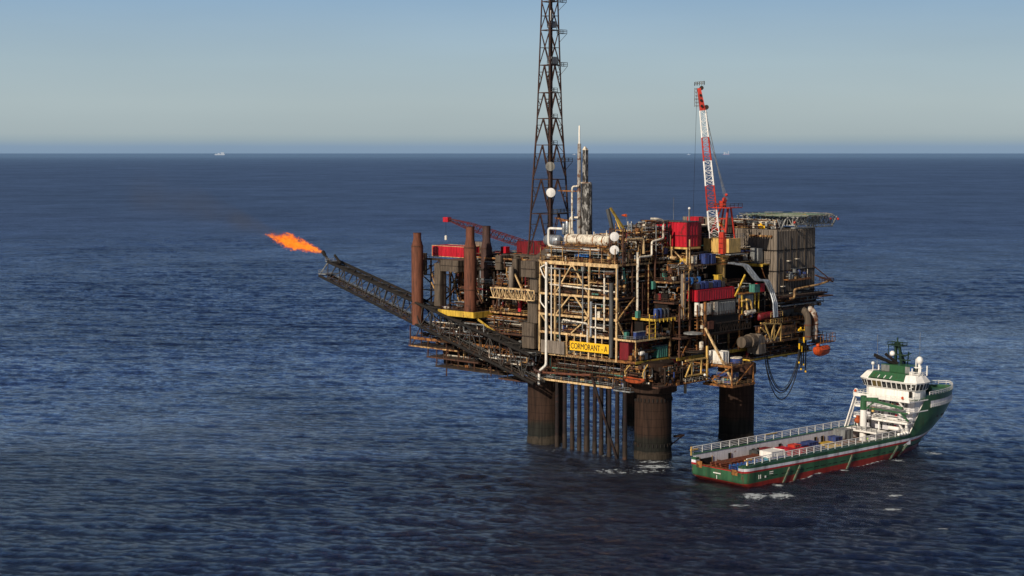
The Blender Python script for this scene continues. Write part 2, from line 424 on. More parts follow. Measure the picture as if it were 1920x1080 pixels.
# ---- deck substructure
T = PLAT
g = MB(); g.box(-4, 80, 1, 86, 26.2, 31.2)
T.part('girder_box', g, 'brown')
g = MB()
for b in range(4, 84, 8): g.box(-4.7, -4.0, b, b + .6, 26, 31.2)
for a in range(8, 80, 6): g.box(a, a + .5, .4, 1.0, 26, 31.2)
T.part('girder_stiffener', g, 'brown')
g = MB(); g.box(-9.5, 8, 0, 88, 31.25, 31.7); g.box(8.01, 84, -3, 88, 31.26, 31.69)
T.part('deck_plate', g, 'dark')
e = MB(); e.box(-9.75, -9.4, 40.5, 104, 30.9, 31.85); e.box(-9.75, -9.4, -.2, 40.4, 31.0, 31.8)
T.part('edge_beam', e, 'orange')
e = MB(); e.box(-9.4, 8, -.35, -.05, 31.0, 31.75); e.box(8.1, 84, -3.35, -3.05, 30.7, 31.72)
T.part('edge_beam', e, 'yellow')
# brackets between the deck and the girder box
g = MB()
for b in range(2, 88, 5): g.bar((-9.3, b, 31), (-4.2, b, 26.8), .3)
for a in range(12, 80, 5): g.bar((a, -3, 30.8), (a, .9, 27.0), .3)
T.part('bracket', g, 'brown')
clutter(T, 10, 80, -2.2, .6, 26, 30.8, 60, 41, r=(.12, .35), eq=.2)
clutter(T, -8, -4.5, 2, 40, 24.5, 30.6, 60, 42, r=(.1, .25), wts=(3, 6, 6, 2, 1, 3, .4, .2, 0, .3))

clutter(T, -9.4, -6.8, -6.5, 7, 24.8, 31, 70, 46, r=(.12, .3), wts=(2, 7, 9, 1.5, .4, 4, .3, .1, .3, .3), eq=.5)
clutter(T, -6, 10, -8.6, -6.6, 24, 31, 60, 47, r=(.12, .3), wts=(2, 7, 9, 1.5, .4, 4, .3, .1, .3, .3), eq=.4)
deck(T, -8.6, 8, -8.8, -6.4, 24.4, edge='brown', th=.5, rail='brown')
# lower hanging walkways on the front (spider deck) and its left steps
T = Thing('spider_deck', 'low hanging walkway with pale edge beam above the conductor pipes', 'walkway', (-8, 25, 21))
deck(T, -9.6, -3, 9.2, 41.3, 22.8, edge='cream_clean', th=.6, plate='grating', rail='grey')
deck(T, -9.2, -3, 2.0, 9.0, 22.0, edge='grey', th=.4)
clutter(T, -8.8, -4, 4, 40, 23, 26.5, 80, 43, wts=(3, 5, 4, 4, 1, 2, 2.2, .4, .5, 1), r=(.08, .2), eq=.8)
g = MB()
for b in range(3, 41, 3): g.bar((-9.2, b, 22.2), (-9.2, b, 31), .16)
T.part('hanger', g, 'brown')
h = MB(); gg = random.Random(3)
for _ in range(26):
    b = gg.uniform(3, 48); a = gg.uniform(-9.5, -7); h.bar((a, b, 22.2), (a, b, 22.2 - gg.uniform(.5, 2.2)), .1)
T.part('hanging_rod', h, 'dark')

T = Thing('cellar_walkway', 'rusty stepped walkways under the left end of the deck', 'walkway', (-8, 75, 22))
for (b0, b1, z, m_) in ((46, 60, 20.9, 'brown'), (58, 91.5, 22.3, 'dark'), (70, 96, 25.3, 'brown'), (80, 105.5, 28.6, 'cream')):
    deck(T, -9.6, 0, b0, b1, z, edge=m_, th=.45, rail='dark')
g = MB()
for b, z0, z1 in ((104.8, 28.6, 36), (99, 28.6, 38), (95.5, 25.3, 31), (91, 22.3, 28), (86, 19, 31), (80, 22, 31), (72, 22, 31), (64, 21, 31), (56, 21, 31), (50, 21, 31)):
    g.bar((-9.4, b, z0), (-9.4, b, z1), .32)
for b0, z0, b1, z1 in ((104, 28.6, 98, 38), (96, 28.6, 92, 38), (88, 25, 82, 31), (76, 25, 70, 31), (66, 22, 60, 31), (60, 22, 66, 31)):
    g.bar((-9.3, b0, z0), (-9.3, b1, z1), .26)
T.part('hanger', g, 'brown')
T.part('under_panel', MB().box(-5, -4.6, 48, 92, 22.4, 31), 'void')
clutter(T, -8, -2, 48, 90, 22.6, 30, 120, 44, wts=(3, 6, 6, 3, 1, 3, .6, .2, .3, .6), r=(.1, .22), eq=.5)
clutter(T, -8, 0, 82, 103, 29, 34, 40, 45, wts=(3, 6, 6, 3, 1, 2, .4, .2, .3, .6), r=(.1, .22), eq=.4)
h = MB()
for _ in range(22):
    b = gg.uniform(46, 70); a = gg.uniform(-9.5, -5); h.bar((a, b, 21.2), (a, b, 21 - gg.uniform(.5, 2.5)), .1)
T.part('hanging_rod', h, 'dark')

# ---- process module (cream frame, front left face)
T = Thing('process_module', 'tall open process module with cream steel frame behind the yellow name sign', 'process module', (-9.5, 24, 31.5))
LV = [31.5, 38.7, 44.7, 51.6, 62.3]
COLB = [7.5, 19.2, 34.0, 41.0]
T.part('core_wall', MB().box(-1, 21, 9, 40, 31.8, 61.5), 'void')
for i, z in enumerate(LV):
    T.part('deck_plate', MB().box(-9.2, 21.6, 7.9, 40.9, z - .2, z), 'grating')
    T.part('beam', MB().box(-9.75, -9.2, 7.1, 41.3, z - (.55 if i < 4 else 1.0), z + .15), 'cream_clean')
    T.part('beam', MB().box(-9.19, 22, 7.2, 7.6, z - .5, z + .1), 'cream' if i in (0, 4) else 'brown')
T.part('beam', MB().box(-9.7, -9.3, 19.4, 40.9, 57.4, 58.0), 'cream')
T.part('beam', MB().box(-9.7, -9.3, 19.4, 37, 54.9, 55.3), 'cream_clean')
T.part('beam', MB().box(-9.7, -9.3, 7.7, 19.0, 56.0, 56.3), 'cream')
T.part('beam', MB().box(-9.7, -9.3, 7.7, 19.0, 47.9, 48.2), 'cream')
for b in COLB: T.part('column', MB().box(-9.85, -9.25, b - .28, b + .28, 31, 62.6), 'cream_clean')
for b in (10.5, 13.6, 16.6, 22.8, 25.5, 29.0): T.part('post', MB().box(-9.7, -9.4, b - .14, b + .14, 31.6, 38.2), 'cream_clean')
for b, z0, z1 in ((28.6, 31.6, 38), (22, 38.8, 51), (31, 44.7, 51.3), (24.3, 51.7, 62), (15, 58, 62), (11, 51.7, 56)):
    T.part('post', MB().box(-9.6, -9.35, b - .13, b + .13, z0, z1), 'cream')
for a in (-2, 5, 12, 19): T.part('column', MB().box(a, a + .4, 7.3, 7.9, 31.7, 62), 'brown')
for (b0, z0, b1, z1) in ((26.6, 61.8, 33.8, 52), (26.6, 61.8, 19.4, 52), (27.5, 51.2, 33.5, 45.0), (25.5, 51.2, 19.6, 45.0), (40.5, 44.3, 35.2, 38.9), (20, 44.2, 27, 38.9), (40.6, 62, 38.4, 58)):
    T.part('brace', MB().bar((-9.5, b0, z0), (-9.5, b1, z1), .42), 'cream_clean')
for (a0, z0, a1, z1) in ((-9, 45, -1, 51.3), (-9.2, 44, -1.2, 32.5), (13, 51, 5.5, 45), (5, 62, 12, 52)):
    T.part('brace', MB().bar((a0, 7.2, z0), (a1, 7.2, z1), .42), 'cream' if z0 > 44 else 'cream_clean')
T.part('crown_plate', MB().box(-9.6, -9.0, 26.0, 27.6, 60.8, 62.2), 'cream_clean')
for i in range(4):
    z0, z1 = LV[i] + .1, LV[i + 1] - .6
    clutter(T, -8.9, -1.5, 8.5, 40.3, z0, z1, 130, 50 + i, wts=(5, 6, 6, 5, 2.4, 3, .8, .5, .5, 1.5), r=(.07, .2), eq=.5)
    clutter(T, -8.9, 21, 7.7, 9, z0, z1, 60, 60 + i, wts=(2, 7, 7, 2, .8, 3, .4, .2, .3, .4), r=(.1, .28), eq=.25)
for z in LV[1:4]:
    r_ = MB().rail([(-9.4, 40.5, z), (-9.4, 8, z)], w=.07); T.part('handrail', r_, 'brown')
    r_ = MB().rail([(-9.2, 7.5, z), (21.5, 7.5, z)], w=.08); T.part('handrail', r_, 'brown')

def run(label, pts, r, mat, cat='pipe', group='large pipes on the process module', n=10, name='pipe_run', frame=RIG):
    return single(name, MB().pipe(pts, r, n), mat, label, cat, pts[0], group, frame, smooth=True)
run('thick white vertical pipe down the left side of the cream module, bending under the deck', [(-10.6, 37.1, 62), (-10.6, 37.1, 27.5), (-10.6, 40.2, 25.2), (-10.6, 40.4, 20.6)], .45, 'white')
run('thin white pipe right beside the thick white pipe', [(-10.2, 35.2, 61), (-10.2, 35.2, 33)], .2, 'white')
run('grey pipe with an arched top left of the module braces', [(-10.1, 37, 60), (-10.1, 31.6, 60), (-10.1, 31.6, 38), (-10.1, 30.8, 32)], .28, 'grey')
run('thick dark grey vertical pipe beside the right corner of the cream module', [(-10.3, 9.2, 56.5), (-10.3, 9.2, 32.5)], .72, 'grey_dark')
run('white and rust vertical pipe left of the thick dark grey pipe', [(-10.1, 12.3, 59.2), (-10.1, 12.3, 40.6)], .3, 'white_rusty')
run('short rusty top bend above the white and rust pipe', [(-8.5, 9, 59.5), (-10.1, 12.2, 59.6), (-10.1, 12.3, 58)], .3, 'brown')
run('white pipe along the front of the module dropping down beside the sign', [(-10.1, 30, 43.2), (-10.1, 19.4, 42.7), (-10.1, 19.4, 35.5)], .3, 'white_rusty')
run('white horizontal pipe ending at the dark grey pipe', [(-10.2, 19, 41.7), (-10.2, 12.5, 41.6)], .3, 'white_rusty')
run('wide silver pipe standing behind the second column', [(-10.0, 18.0, 50), (-10.0, 18.0, 38.6)], .45, 'silver')
run('white horizontal pipe under the upper bracing of the module', [(-9.8, 36, 54.6), (-9.8, 8, 53.6)], .3, 'white_rusty')
run('short black pipe between the upper braces', [(-9.9, 27.5, 59.6), (-9.9, 20.5, 59.2)], .3, 'black')
run('white jogging pipe branch at the upper left of the module', [(-10.3, 38, 61), (-10.3, 40.2, 60), (-10.3, 38.8, 57.5), (-10.3, 36.8, 55.5)], .22, 'white')
run('white jogging pipe branch halfway down the left side', [(-10.3, 40, 51), (-10.3, 40, 48.5), (-10.3, 37.4, 46.2)], .22, 'white')
run('slender white pipe between the second and third columns', [(-10, 16, 49), (-10, 16, 34)], .2, 'white')
run('grey steel pipe running the height of the module beside the second column', [(-10, 21.6, 61), (-10, 21.6, 40)], .2, 'grey')
run('rusty vertical pipe near the middle of the shaded side face', [(2.5, 6.9, 56), (2.5, 6.9, 38)], .4, 'brown')
run('long cream pipe dropping down the shaded side face', [(0, 6.8, 66), (0, 6.8, 40)], .4, 'white_rusty')
run('rust stained pipe near the right end of the shaded side face', [(9, 6.8, 66), (9, 6.8, 50), (14, 6.8, 50)], .38, 'brown')
run('thin brown pipe between the two long pipes of the side face', [(5.6, 6.8, 62), (5.6, 6.8, 44)], .25, 'cream')
run('white S-shaped pipe with two elbows above the side face', [(0, 6.6, 60), (0, 6.6, 64.4), (7, 6.6, 64.6), (7, 6.6, 69.2), (13, 6.6, 70), (13, 6.6, 76), (9.5, 6.6, 76.6), (8, 8, 76.6)], .36, 'white_rusty')
run('cream pipe stepping down at the module top corner', [(-6, 7, 70.3), (3, 6.9, 70.3), (3.2, 6.9, 65.4)], .45, 'cream_clean')
run('dark grey hooked pipe left of the red container', [(12, 9, 75), (18, 9, 75), (18.4, 9, 69)], .45, 'grey_dark')
run('thin white vertical pipe beside the dark grey column', [(-10, 7.0, 61), (-10, 7.0, 52)], .18, 'grey')

# name sign
def text_mesh(body, size, mat, extrude=.02):
    cu = bpy.data.curves.new('lettering', 'FONT'); cu.body = body; cu.size = size; cu.extrude = extrude; cu.align_x = 'CENTER'; cu.align_y = 'CENTER'
    o = bpy.data.objects.new('tmp', cu); COL.objects.link(o)
    bpy.context.view_layer.update()
    me = bpy.data.meshes.new_from_object(o.evaluated_get(bpy.context.evaluated_depsgraph_get()))
    bpy.data.objects.remove(o); me.materials.clear(); me.materials.append(M[mat]); return me
T = Thing('name_sign', 'long yellow sign with black CORMORANT - A lettering on the front railing', 'sign', (-10.3, 18.4, 34.9))
T.part('board', MB().box(-10.4, -10.15, 10.1, 26.8, 33.5, 36.5), 'sign')
me = text_mesh('CORMORANT - A', 2.75, 'ink', .03)
xs = [v.co.x for v in me.vertices]; w_ = max(xs) - min(xs); cx = (max(xs) + min(xs)) / 2
ys = [v.co.y for v in me.vertices]; cy = (max(ys) + min(ys)) / 2
me.transform(Matrix.Translation((-cx, -cy, 0))); me.transform(Matrix.Diagonal((15.6 / w_, 1.0, 1, 1)))
me.transform(Matrix(((0, 0, -1, 0), (-1, 0, 0, 0), (0, 1, 0, 0), (0, 0, 0, 1))))
o = bpy.data.objects.new('lettering', me); COL.objects.link(o); o.parent = T.o; o.location = (-.17, .05, .1)
T = Thing('name_sign', 'small shaded yellow name sign on the right side below the accommodation', 'sign', (61, -10.4, 37))
T.part('board', MB().box(56, 66.5, -10.3, -10.1, 35.6, 38.8), 'orange')
me = text_mesh('CORMORANT', 2.3, 'ink', .03)
me.transform(Matrix(((.62, 0, 0, 0), (0, 0, -1, 0), (0, 1, 0, 0), (0, 0, 0, 1))))
o = bpy.data.objects.new('lettering', me); COL.objects.link(o); o.parent = T.o; o.location = (.2, .04, .1)
T = Thing('blank_panel', 'blank grey brown panel left of the yellow sign', 'panel', (-10.3, 34.4, 33))
T.part('board', MB().box(-10.5, -10.2, 29.2, 39.6, 31.7, 35.9).ribs(-10.5, -10.2, 29.2, 39.6, 31.7, 35.9, .8, .05, 'A'), 'clad')

# weather deck on top of the process module
T = Thing('upper_pipe_deck', 'cluttered weather deck of pipes and valves on top of the cream module', 'pipe deck', (0, 24, 62.5))
clutter(T, -9.2, 6, 9, 40.5, 62.6, 67.2, 230, 70, wts=(6, 5, 5, 4, 3, 4, .2, .6, .3, 2), r=(.06, .18), eq=.6)
clutter(T, 0, 21, 8, 30, 62.6, 72, 150, 71, wts=(6, 5, 4, 5, 5, 3, .2, .3, .8, 2), r=(.08, .22), eq=.5)
clutter(T, 2, 22, 7.6, 20, 62.6, 76, 110, 74, wts=(6, 4, 4, 5, 5, 3, .2, .3, .8, 2), r=(.1, .24), eq=.5)
g = MB()
for b in (40.8, 36, 31, 24, 19, 14, 8.5): g.box(-9.5, -9.2, b - .12, b + .12, 62.5, 67.4)
for a in (-4, 2, 8, 14, 20): g.box(a, a + .3, 7.4, 7.7, 62.5, 67)
T.part('post', g, 'cream')
T.part('upper_deck', MB().box(-6, 8, 20, 38, 67.2, 67.5), 'grating')
r_ = MB().rail([(-9.5, 41, 62.5), (-9.5, 7.5, 62.5), (21.5, 7.5, 62.5)], h=1.3); r_.rail([(-9.4, 41, 62.5), (20, 41, 62.5)], h=1.3)
r_.rail([(-6, 38, 67.5), (-6, 20, 67.5)]); T.part('handrail', r_, 'cream')
g = MB().box(-8, -7, 21, 27, 64.2, 65); T.part('blue_cable_tray', g, 'blue_bright')
g = MB(); g.box(-1, 20, 9, 39, 62.4, 64.5); T.part('core_wall', g, 'void')

T = Thing('separator_vessel', 'large white horizontal pressure vessel with rust stained ends on the module top', 'pressure vessel', (-4, 25, 67.5))
T.part('shell', MB().vessel((-4, 34.4, 69.5), (-4, 14.8, 69.5), 1.8, 24), 'white_rusty', smooth=True)
g = MB()
for b in (32.3, 28, 21, 17): g.lathe((-4, b, 69.5), (0, 1, 0), [(0, 1.82), (.02, 1.88), (.3, 1.88), (.32, 1.82)], 24)
g.box(-5.5, -3.5, 15.5, 33.5, 67.4, 67.9)
T.part('band', g, 'orange', smooth=True)
T.part('saddle', MB().box(-5.5, -2.5, 31.5, 32.3, 66.9, 68.2).box(-5.5, -2.5, 18.5, 19.3, 66.9, 68.2), 'cream')
g = MB()
for b in (34, 31, 25, 22, 16.5): g.tube((-4, b, 71.2), (-4, b, 72.3), .22, 8)
T.part('nozzle', g, 'white_rusty')
run('white looped pipe wrapping round the left end of the big white vessel', [(-7, 33, 73), (-7, 39.4, 73), (-7, 39.4, 67.2), (-7, 36, 66.8), (-7, 17, 66.6)], .42, 'white')
T = Thing('pressure_vessel', 'short pale grey drum behind the left end of the large vessel', 'pressure vessel', (3, 45, 66))
T.part('shell', MB().vessel((3, 50, 68.3), (3, 42.6, 68.3), 1.9, 20), 'silver', smooth=True)
T.part('saddle', MB().box(2, 4, 44, 44.7, 64.5, 66.9).box(2, 4, 48, 48.7, 64.5, 66.9), 'brown')

# paired microwave dishes
CAMDIR = (-.60, -.80, 0)
def dish(name, label, c, r, frame_mat='dark', group=None):
    T = Thing(name, label, 'dish antenna', c, group)
    c = Vector(c); d = Vector(CAMDIR).normalized()
    T.part('drum', MB().lathe(c, -d, [(0, r * .98), (.7, r), (.9, r * .6), (1.1, .3)], 24), 'grey', smooth=True)
    T.part('radome', MB().lathe(c, d, [(0, r), (.12, r * .97), (.25, r * .6), (.3, .01)], 24), 'ship_white' if frame_mat == 'dark' else 'net', smooth=True)
dish('dish_antenna', 'upper white dish of the pair beside the white vessel', (-8.6, 9.4, 71.3), 1.5)
dish('dish_antenna', 'lower white dish of the pair above the module corner', (-8.6, 9.4, 67.0), 1.5)
T = Thing('antenna_tower', 'dark post frame holding the pair of white dishes', 'antenna tower', (-7.5, 9.5, 62))
g = MB()
for a, b in ((-7.6, 12.2), (-7.6, 11.4), (-6.9, 7.2), (-5.9, 7.2)): g.box(a, a + .35, b, b + .35, 62, 74)
for z in (64, 69, 73.6): g.bar((-7.4, 12.4, z), (-6.7, 7.3, z), .25)
T.part('frame', g, 'brown')

# lattice-legged balconies on the lower right corner of the process module
T = Thing('corner_platform', 'three storey balcony with yellow ladder at the lower right corner of the cream module', 'platform', (0, 2, 32))
deck(T, -9.5, 8.2, -.3, 7.4, 38.6, edge='cream_clean', rail='grey')
deck(T, -2, 8.6, -2.2, 7.4, 45.0, edge='yellow', th=.7, rail='brown')
T.part('column', MB().box(8, 8.5, -.5, 0, 31.7, 45).box(-9.3, -9, -.2, .1, 31.7, 38.4), 'cream')
T.part('under_wall', MB().box(-8.5, 8, 3.5, 7.1, 31.8, 38.2), 'red_dark')
T.part('under_wall', MB().box(-1, 8, 3.5, 7.1, 38.9, 44.4), 'void')
g = MB()
for z in (39.2, 40.6, 42, 43.4, 44.8, 46.2): g.bar((-4.2, -1.6, z), (-1.6, -1.9, z), .16)
g.bar((-4.2, -1.6, 38.6), (-4.2, -1.6, 46.8), .22); g.bar((-1.5, -1.9, 38.6), (-1.5, -1.9, 46.8), .22)
T.part('ladder', g, 'yellow')
g = MB()
for a in range(0, 9, 2): g.box(a, a + .3, -2.5, -2.2, 43.9, 44.9)
T.part('bracket', g, 'yellow')
clutter(T, -8, 8, .5, 3.4, 31.9, 37.6, 45, 80, wts=(3, 5, 6, 3, 1, 4, 1, .3, .3, .4), r=(.08, .2), eq=.5)
clutter(T, -1, 8, -1, 3.4, 39, 44, 30, 81, wts=(3, 5, 6, 3, 1, 3, 1, .3, .3, .4), r=(.08, .2), eq=.5)
T = Thing('tank_rack', 'small rack of pale blue tote tanks on the lower corner balcony', 'tank rack', (-6, 1.6, 38.7))
g = MB()
for i in range(4): g.box(-8 + i * 1.25, -6.95 + i * 1.25, .7, 1.9, 38.8, 41)
T.part('tote_tank', g, 'blue'); T.part('top_frame', MB().box(-8.1, -3.0, .6, 2.0, 41.02, 41.15), 'silver')
for i, (a, b, z, l) in enumerate(((-9, 4.5, 38.7, 'mint green cabinet at the module corner beside the tote tanks'), (-3.5, 4.3, 45.1, 'mint green cabinet left of the navy drums'))):
    single('cabinet', MB().box(a, a + 1.4, b - .6, b + .6, z, z + 2.2).box(a - .05, a, b - .5, b + .5, z + .15, z + 2.05), 'teal', l, 'cabinet', (a, b, z), 'mint green cabinets')
single('cabinet', MB().box(7, 8.6, 6.0, 7.0, 53.6, 56.2).box(7.1, 8.5, 5.95, 6.0, 53.8, 56), 'teal', 'mint green cabinet high on the shaded side face under a lamp', 'cabinet', (7.8, 6.5, 53.6), 'mint green cabinets')
for i in range(4):
    a = .6 + i * 1.9; T = Thing('chemical_drum', ['left navy', 'second navy', 'third, darker', 'right, darker'][i] + ' drum on the upper corner balcony', 'drum', (a, -.4, 45.05), 'drums on the upper corner balcony')
    T.part('body', MB().lathe((a, -.4, 45.05), (0, 0, 1), [(0, .82), (.9, .86), (1, .82), (2, .86), (2.1, .82), (2.9, .8)], 14), 'blue' if i < 2 else 'grey_dark', smooth=True)
    T.part('lid', MB().lathe((a, -.4, 47.95), (0, 0, 1), [(0, .78), (.15, .7)], 12), 'blue_bright' if i < 2 else 'dark')

# horizontal tanks and green locker under the corner balcony
T = Thing('storage_tank', 'small white horizontal tank hung under the lower corner balcony', 'tank', (-6, 1, 33.4)); T.part('shell', MB().vessel((-7, .2, 34.2), (-4.6, .2, 34.2), .7, 12), 'white', smooth=True); T.part('cradle', MB().box(-6.6, -5, -.1, .5, 32, 33.5), 'orange')
single('locker', MB().box(2.5, 7.6, .2, 3, 32, 35.6).ribs(2.5, 7.6, .2, 3, 32, 35.6, .9, .06), 'teal', 'dark green equipment locker on the main deck edge', 'locker', (5, 1.5, 32))

# ---- ducting tower left of the process module
T = Thing('duct_tower', 'stacked brown clad ducts standing against the left side of the cream module', 'duct', (-10, 44.5, 33))
T.part('hood', MB().box(-12, -7.5, 41.0, 47.4, 56.6, 62).ribs(-12, -7.5, 41, 47.4, 56.6, 62, 1.1, .07), 'clad_dark')
T.part('upper_shaft', MB().box(-10.6, -5, 41.2, 44.6, 51.5, 56.55).ribs(-10.6, -5, 41.2, 44.6, 51.5, 56.55, 1.1, .07), 'clad_dark')
T.part('upper_shaft', MB().box(-10.6, -5, 41.4, 45.6, 41.2, 51.4).ribs(-10.6, -5, 41.4, 45.6, 41.2, 51.4, 1.4, .07), 'clad_dark')
T.part('lower_shaft', MB().box(-11.4, -6, 42.0, 47.4, 32.6, 41.1).ribs(-11.4, -6, 42, 47.4, 32.6, 41.1, 1.2, .07), 'clad_dark')
T.part('band', MB().box(-11.55, -11.35, 41.9, 47.5, 36.4, 36.8).box(-12.15, -11.95, 41, 47.5, 59.2, 59.5), 'dark')
T.part('sloping_roof', MB().hexa([(-7.4, 41, 62), (0, 41, 62), (0, 47, 62), (-7.4, 47, 62)], [(-7.4, 41, 62.3), (0, 41, 66), (0, 47, 66), (-7.4, 47, 62.3)]), 'clad_dark')

# ---- left (power generation) module
T = Thing('utility_module', 'dark open utility module behind the exhaust stacks', 'utility module', (0, 70, 32))
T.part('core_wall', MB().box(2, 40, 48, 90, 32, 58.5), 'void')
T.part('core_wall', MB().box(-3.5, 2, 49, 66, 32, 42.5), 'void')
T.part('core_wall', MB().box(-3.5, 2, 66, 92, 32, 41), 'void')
for (b0, b1, z, e, al) in ((48, 68, 43.3, 'cream', -6), (48, 92, 52, 'brown', -2), (48, 92, 58.6, 'brown', -1), (48, 100, 36.5, 'brown', -8)):
    deck(T, al, 6, b0, b1, z, edge=e, th=.6, rail='cream' if z < 44 else 'grey')
for b in (48.5, 56, 63, 67.5, 78, 86, 91.5): T.part('column', MB().box(-2.2, -1.6, b, b + .6, 32, 58.5), 'cream' if b < 64 else 'brown')
for (a, b0, z0, b1, z1, m_) in ((-2.5, 56, 43.5, 50, 52, 'cream'), (-7, 64.5, 43.5, 60, 56, 'brown'), (-7, 55, 57, 47, 44.5, 'cream_clean'), (-7, 59, 57, 52.5, 47, 'cream'), (-3, 91, 45, 86, 58, 'cream'), (-3, 86, 45, 91, 58, 'cream'), (-6, 92, 44, 85, 50, 'brown'), (-9, 94, 52, 88.5, 44, 'cream'),
        (-7, 90, 58, 95, 44, 'brown'), (-2.6, 80, 52, 74, 44, 'brown'), (-2.4, 73, 44, 79, 52, 'cream')):
    T.part('brace', MB().bar((a, b0, z0), (a, b1, z1), .4), m_)
clutter(T, -5.5, 1.6, 48.5, 67, 44, 57, 120, 90, wts=(4, 7, 6, 4, 2, 4, .2, .1, .8, 1.5), r=(.1, .3), eq=.4)
clutter(T, -3, 1.6, 68, 91, 44, 58, 120, 91, wts=(3, 7, 6, 3, 1, 4, .1, .1, 1, .8), r=(.1, .3), eq=.4)
clutter(T, -8, -3.6, 48.5, 92, 32, 42, 170, 92, wts=(3, 6, 6, 5, 1.2, 3, .3, .1, .5, 1.5), r=(.1, .26), eq=.4)
clutter(T, -2, 30, 50, 90, 58.8, 62.5, 150, 93, wts=(3, 6, 6, 3, 1.5, 3, .2, .3, 1, .8), r=(.1, .26), eq=.6)
T.part('turbine_duct', MB().box(-5.5, -1, 50.5, 57.5, 38.5, 41.2).hexa([(-5.5, 57.6, 39), (-1, 57.6, 39), (-1, 60.5, 37.4), (-5.5, 60.5, 37.4)], [(-5.5, 57.6, 41.1), (-1, 57.6, 41.1), (-1, 60.5, 40), (-5.5, 60.5, 40)]), 'clad_dark')
T.part('grey_pipe_loop', MB().pipe([(-6, 52, 33), (-6, 52, 40), (-6, 48.5, 41)], .45, 8).pipe([(-6, 58, 37), (-6, 54, 36.5), (-6, 53, 36.5)], .4, 8), 'grey_dark')
T.part('red_cabinet', MB().box(-2.8, -1.8, 78, 82.5, 46, 52.5).box(-6.4, -5.6, 52.8, 54, 44, 48.3), 'red')

T = Thing('exhaust_deck', 'bright yellow cantilevered deck under the middle exhaust stack', 'deck', (-8, 76, 42))
T.part('deck_plate', MB().box(-14, -1.5, 68, 85, 42.9, 43.2), 'grating')
T.part('edge_beam', MB().box(-14.3, -14, 67.8, 85.2, 41.3, 43.3), 'yellow')
T.part('edge_beam', MB().box(-13.99, -1.5, 67.6, 68, 41.2, 43.25), 'yellow')
T.part('handrail', MB().rail([(-14, 85, 43.2), (-14, 68, 43.2), (-2, 68, 43.2)], h=1.3), 'brown')
T.part('strut', MB().bar((-12, 68.2, 41), (-5, 60, 33), .7), 'yellow')
clutter(T, -13, -4, 73, 84, 43.3, 46, 26, 94, wts=(2, 5, 4, 6, 2, 2, 0, 0, 0, 2), r=(.15, .35), eq=.6)

T = Thing('bridge_truss', 'cream zigzag lattice bridge beside the duct tower', 'truss bridge', (-12, 50, 49))
for a in (-12.2, -9.8):
    T.part('side_truss', MB().truss((a, 61.5, 48.9), (a, 41, 48.9), (a, 61.5, 52.2), (a, 41, 52.2), 14, .2, .34), 'cream_clean')
T.part('floor', MB().box(-12, -10, 41, 61.4, 48.9, 49.0), 'grating')
T.part('pipes', MB().tube((-11, 62, 51.6), (-11, 42, 51.6), .35, 8), 'grey')

def stack(label, a, b, z0, z1, zc0, zc1, r0, r1, m_):
    T = Thing('exhaust_stack', label, 'exhaust stack', (a, b, z0), 'tall exhaust stacks')
    T.part('flue', MB().lathe((a, b, z0), (0, 0, 1), [(0, r1), (zc0 - z0, r1), (zc1 - z0, r0), (z1 - z0 - .3, r0), (z1 - z0 - .25, r0 + .08), (z1 - z0, r0 + .08), (z1 - z0, r0 - .12), (z1 - z0 - 2, r0 - .15)], 28), m_, smooth=True)
    g = MB()
    zz = z0 + 7
    for zz in (z0 + 7.5, zc0 - .1): g.lathe((a, b, zz), (0, 0, 1), [(0, r1 + .02), (.02, r1 + .12), (.28, r1 + .12), (.3, r1 + .02)], 28)
    T.part('flange', g, 'brown', smooth=True)
stack('leftmost rust brown exhaust stack rising behind the flare boom', -14, 96, 37, 69.8, 65.0, 67.6, 1.4, 2.1, 'stack')
stack('middle rust brown exhaust stack standing on the yellow deck', -12, 71.4, 43.2, 72.7, 65.4, 68.4, 1.5, 2.15, 'stack')
stack('sooty dark exhaust stack behind the middle one', 0, 75.3, 52.5, 72.4, 64.5, 67.0, 1.45, 2.0, 'stack_dark')

def clad_box(name, label, cat, a0, a1, b0, b1, z0, z1, mat='clad_dark', period=1.2, group=None):
    T = Thing(name, label, cat, (a0, b0, z0), group)
    T.part('casing', MB().box(a0, a1, b0, b1, z0, z1).ribs(a0, a1, b0, b1, z0, z1, period, .06), mat)
    T.part('seam', MB().box(a0 - .12, a1, b0 - .12, b0, (z0 + z1) / 2 - .1, (z0 + z1) / 2 + .1).box(a0 - .12, a0, b0 + .01, b1, (z0 + z1) / 2 - .1, (z0 + z1) / 2 + .1), 'dark')
    return T
clad_box('intake_housing', 'wide brown clad intake box under the red container', 'intake housing', -12, 0, 77.6, 86.2, 56.6, 60.6)
clad_box('exhaust_duct', 'tall narrow brown duct left of the middle stack', 'duct', -12, -9, 86.4, 89.4, 44, 59.2)
clad_box('intake_housing', 'grey brown box hung at the far left edge of the platform', 'intake housing', -9, -5, 100.4, 103.2, 54, 62)
clad_box('intake_housing', 'grey brown box above the red container behind the middle stack', 'intake housing', 4, 8, 81, 88, 61, 66.2, 'clad')
clad_box('intake_housing', 'dark box right of the sooty stack', 'intake housing', -3, 2, 65.5, 68, 57.5, 62.5)
clad_box('exhaust_duct', 'slim upright brown duct left of the duct tower', 'duct', -6, -3.5, 55, 57, 46, 62, 'clad_dark')
clad_box('intake_housing', 'long flat brown housing behind the railings left of the mast', 'intake housing', 2, 7, 50, 64, 59, 62.6, 'clad_dark')
single('vent_pipe', MB().vessel((-8, 55.6, 51), (-8, 55.6, 59.5), .95, 14), 'clad', 'pale brown upright silencer beside the cream braces', 'silencer', (-8, 55.6, 51), smooth=True)
container('deck_container', 'red container with cream frame on the intake box, left of the middle stack', -4, 4, 82.2, 99, 60.9, 64.9, 'red', 'cream_clean', 'red containers')
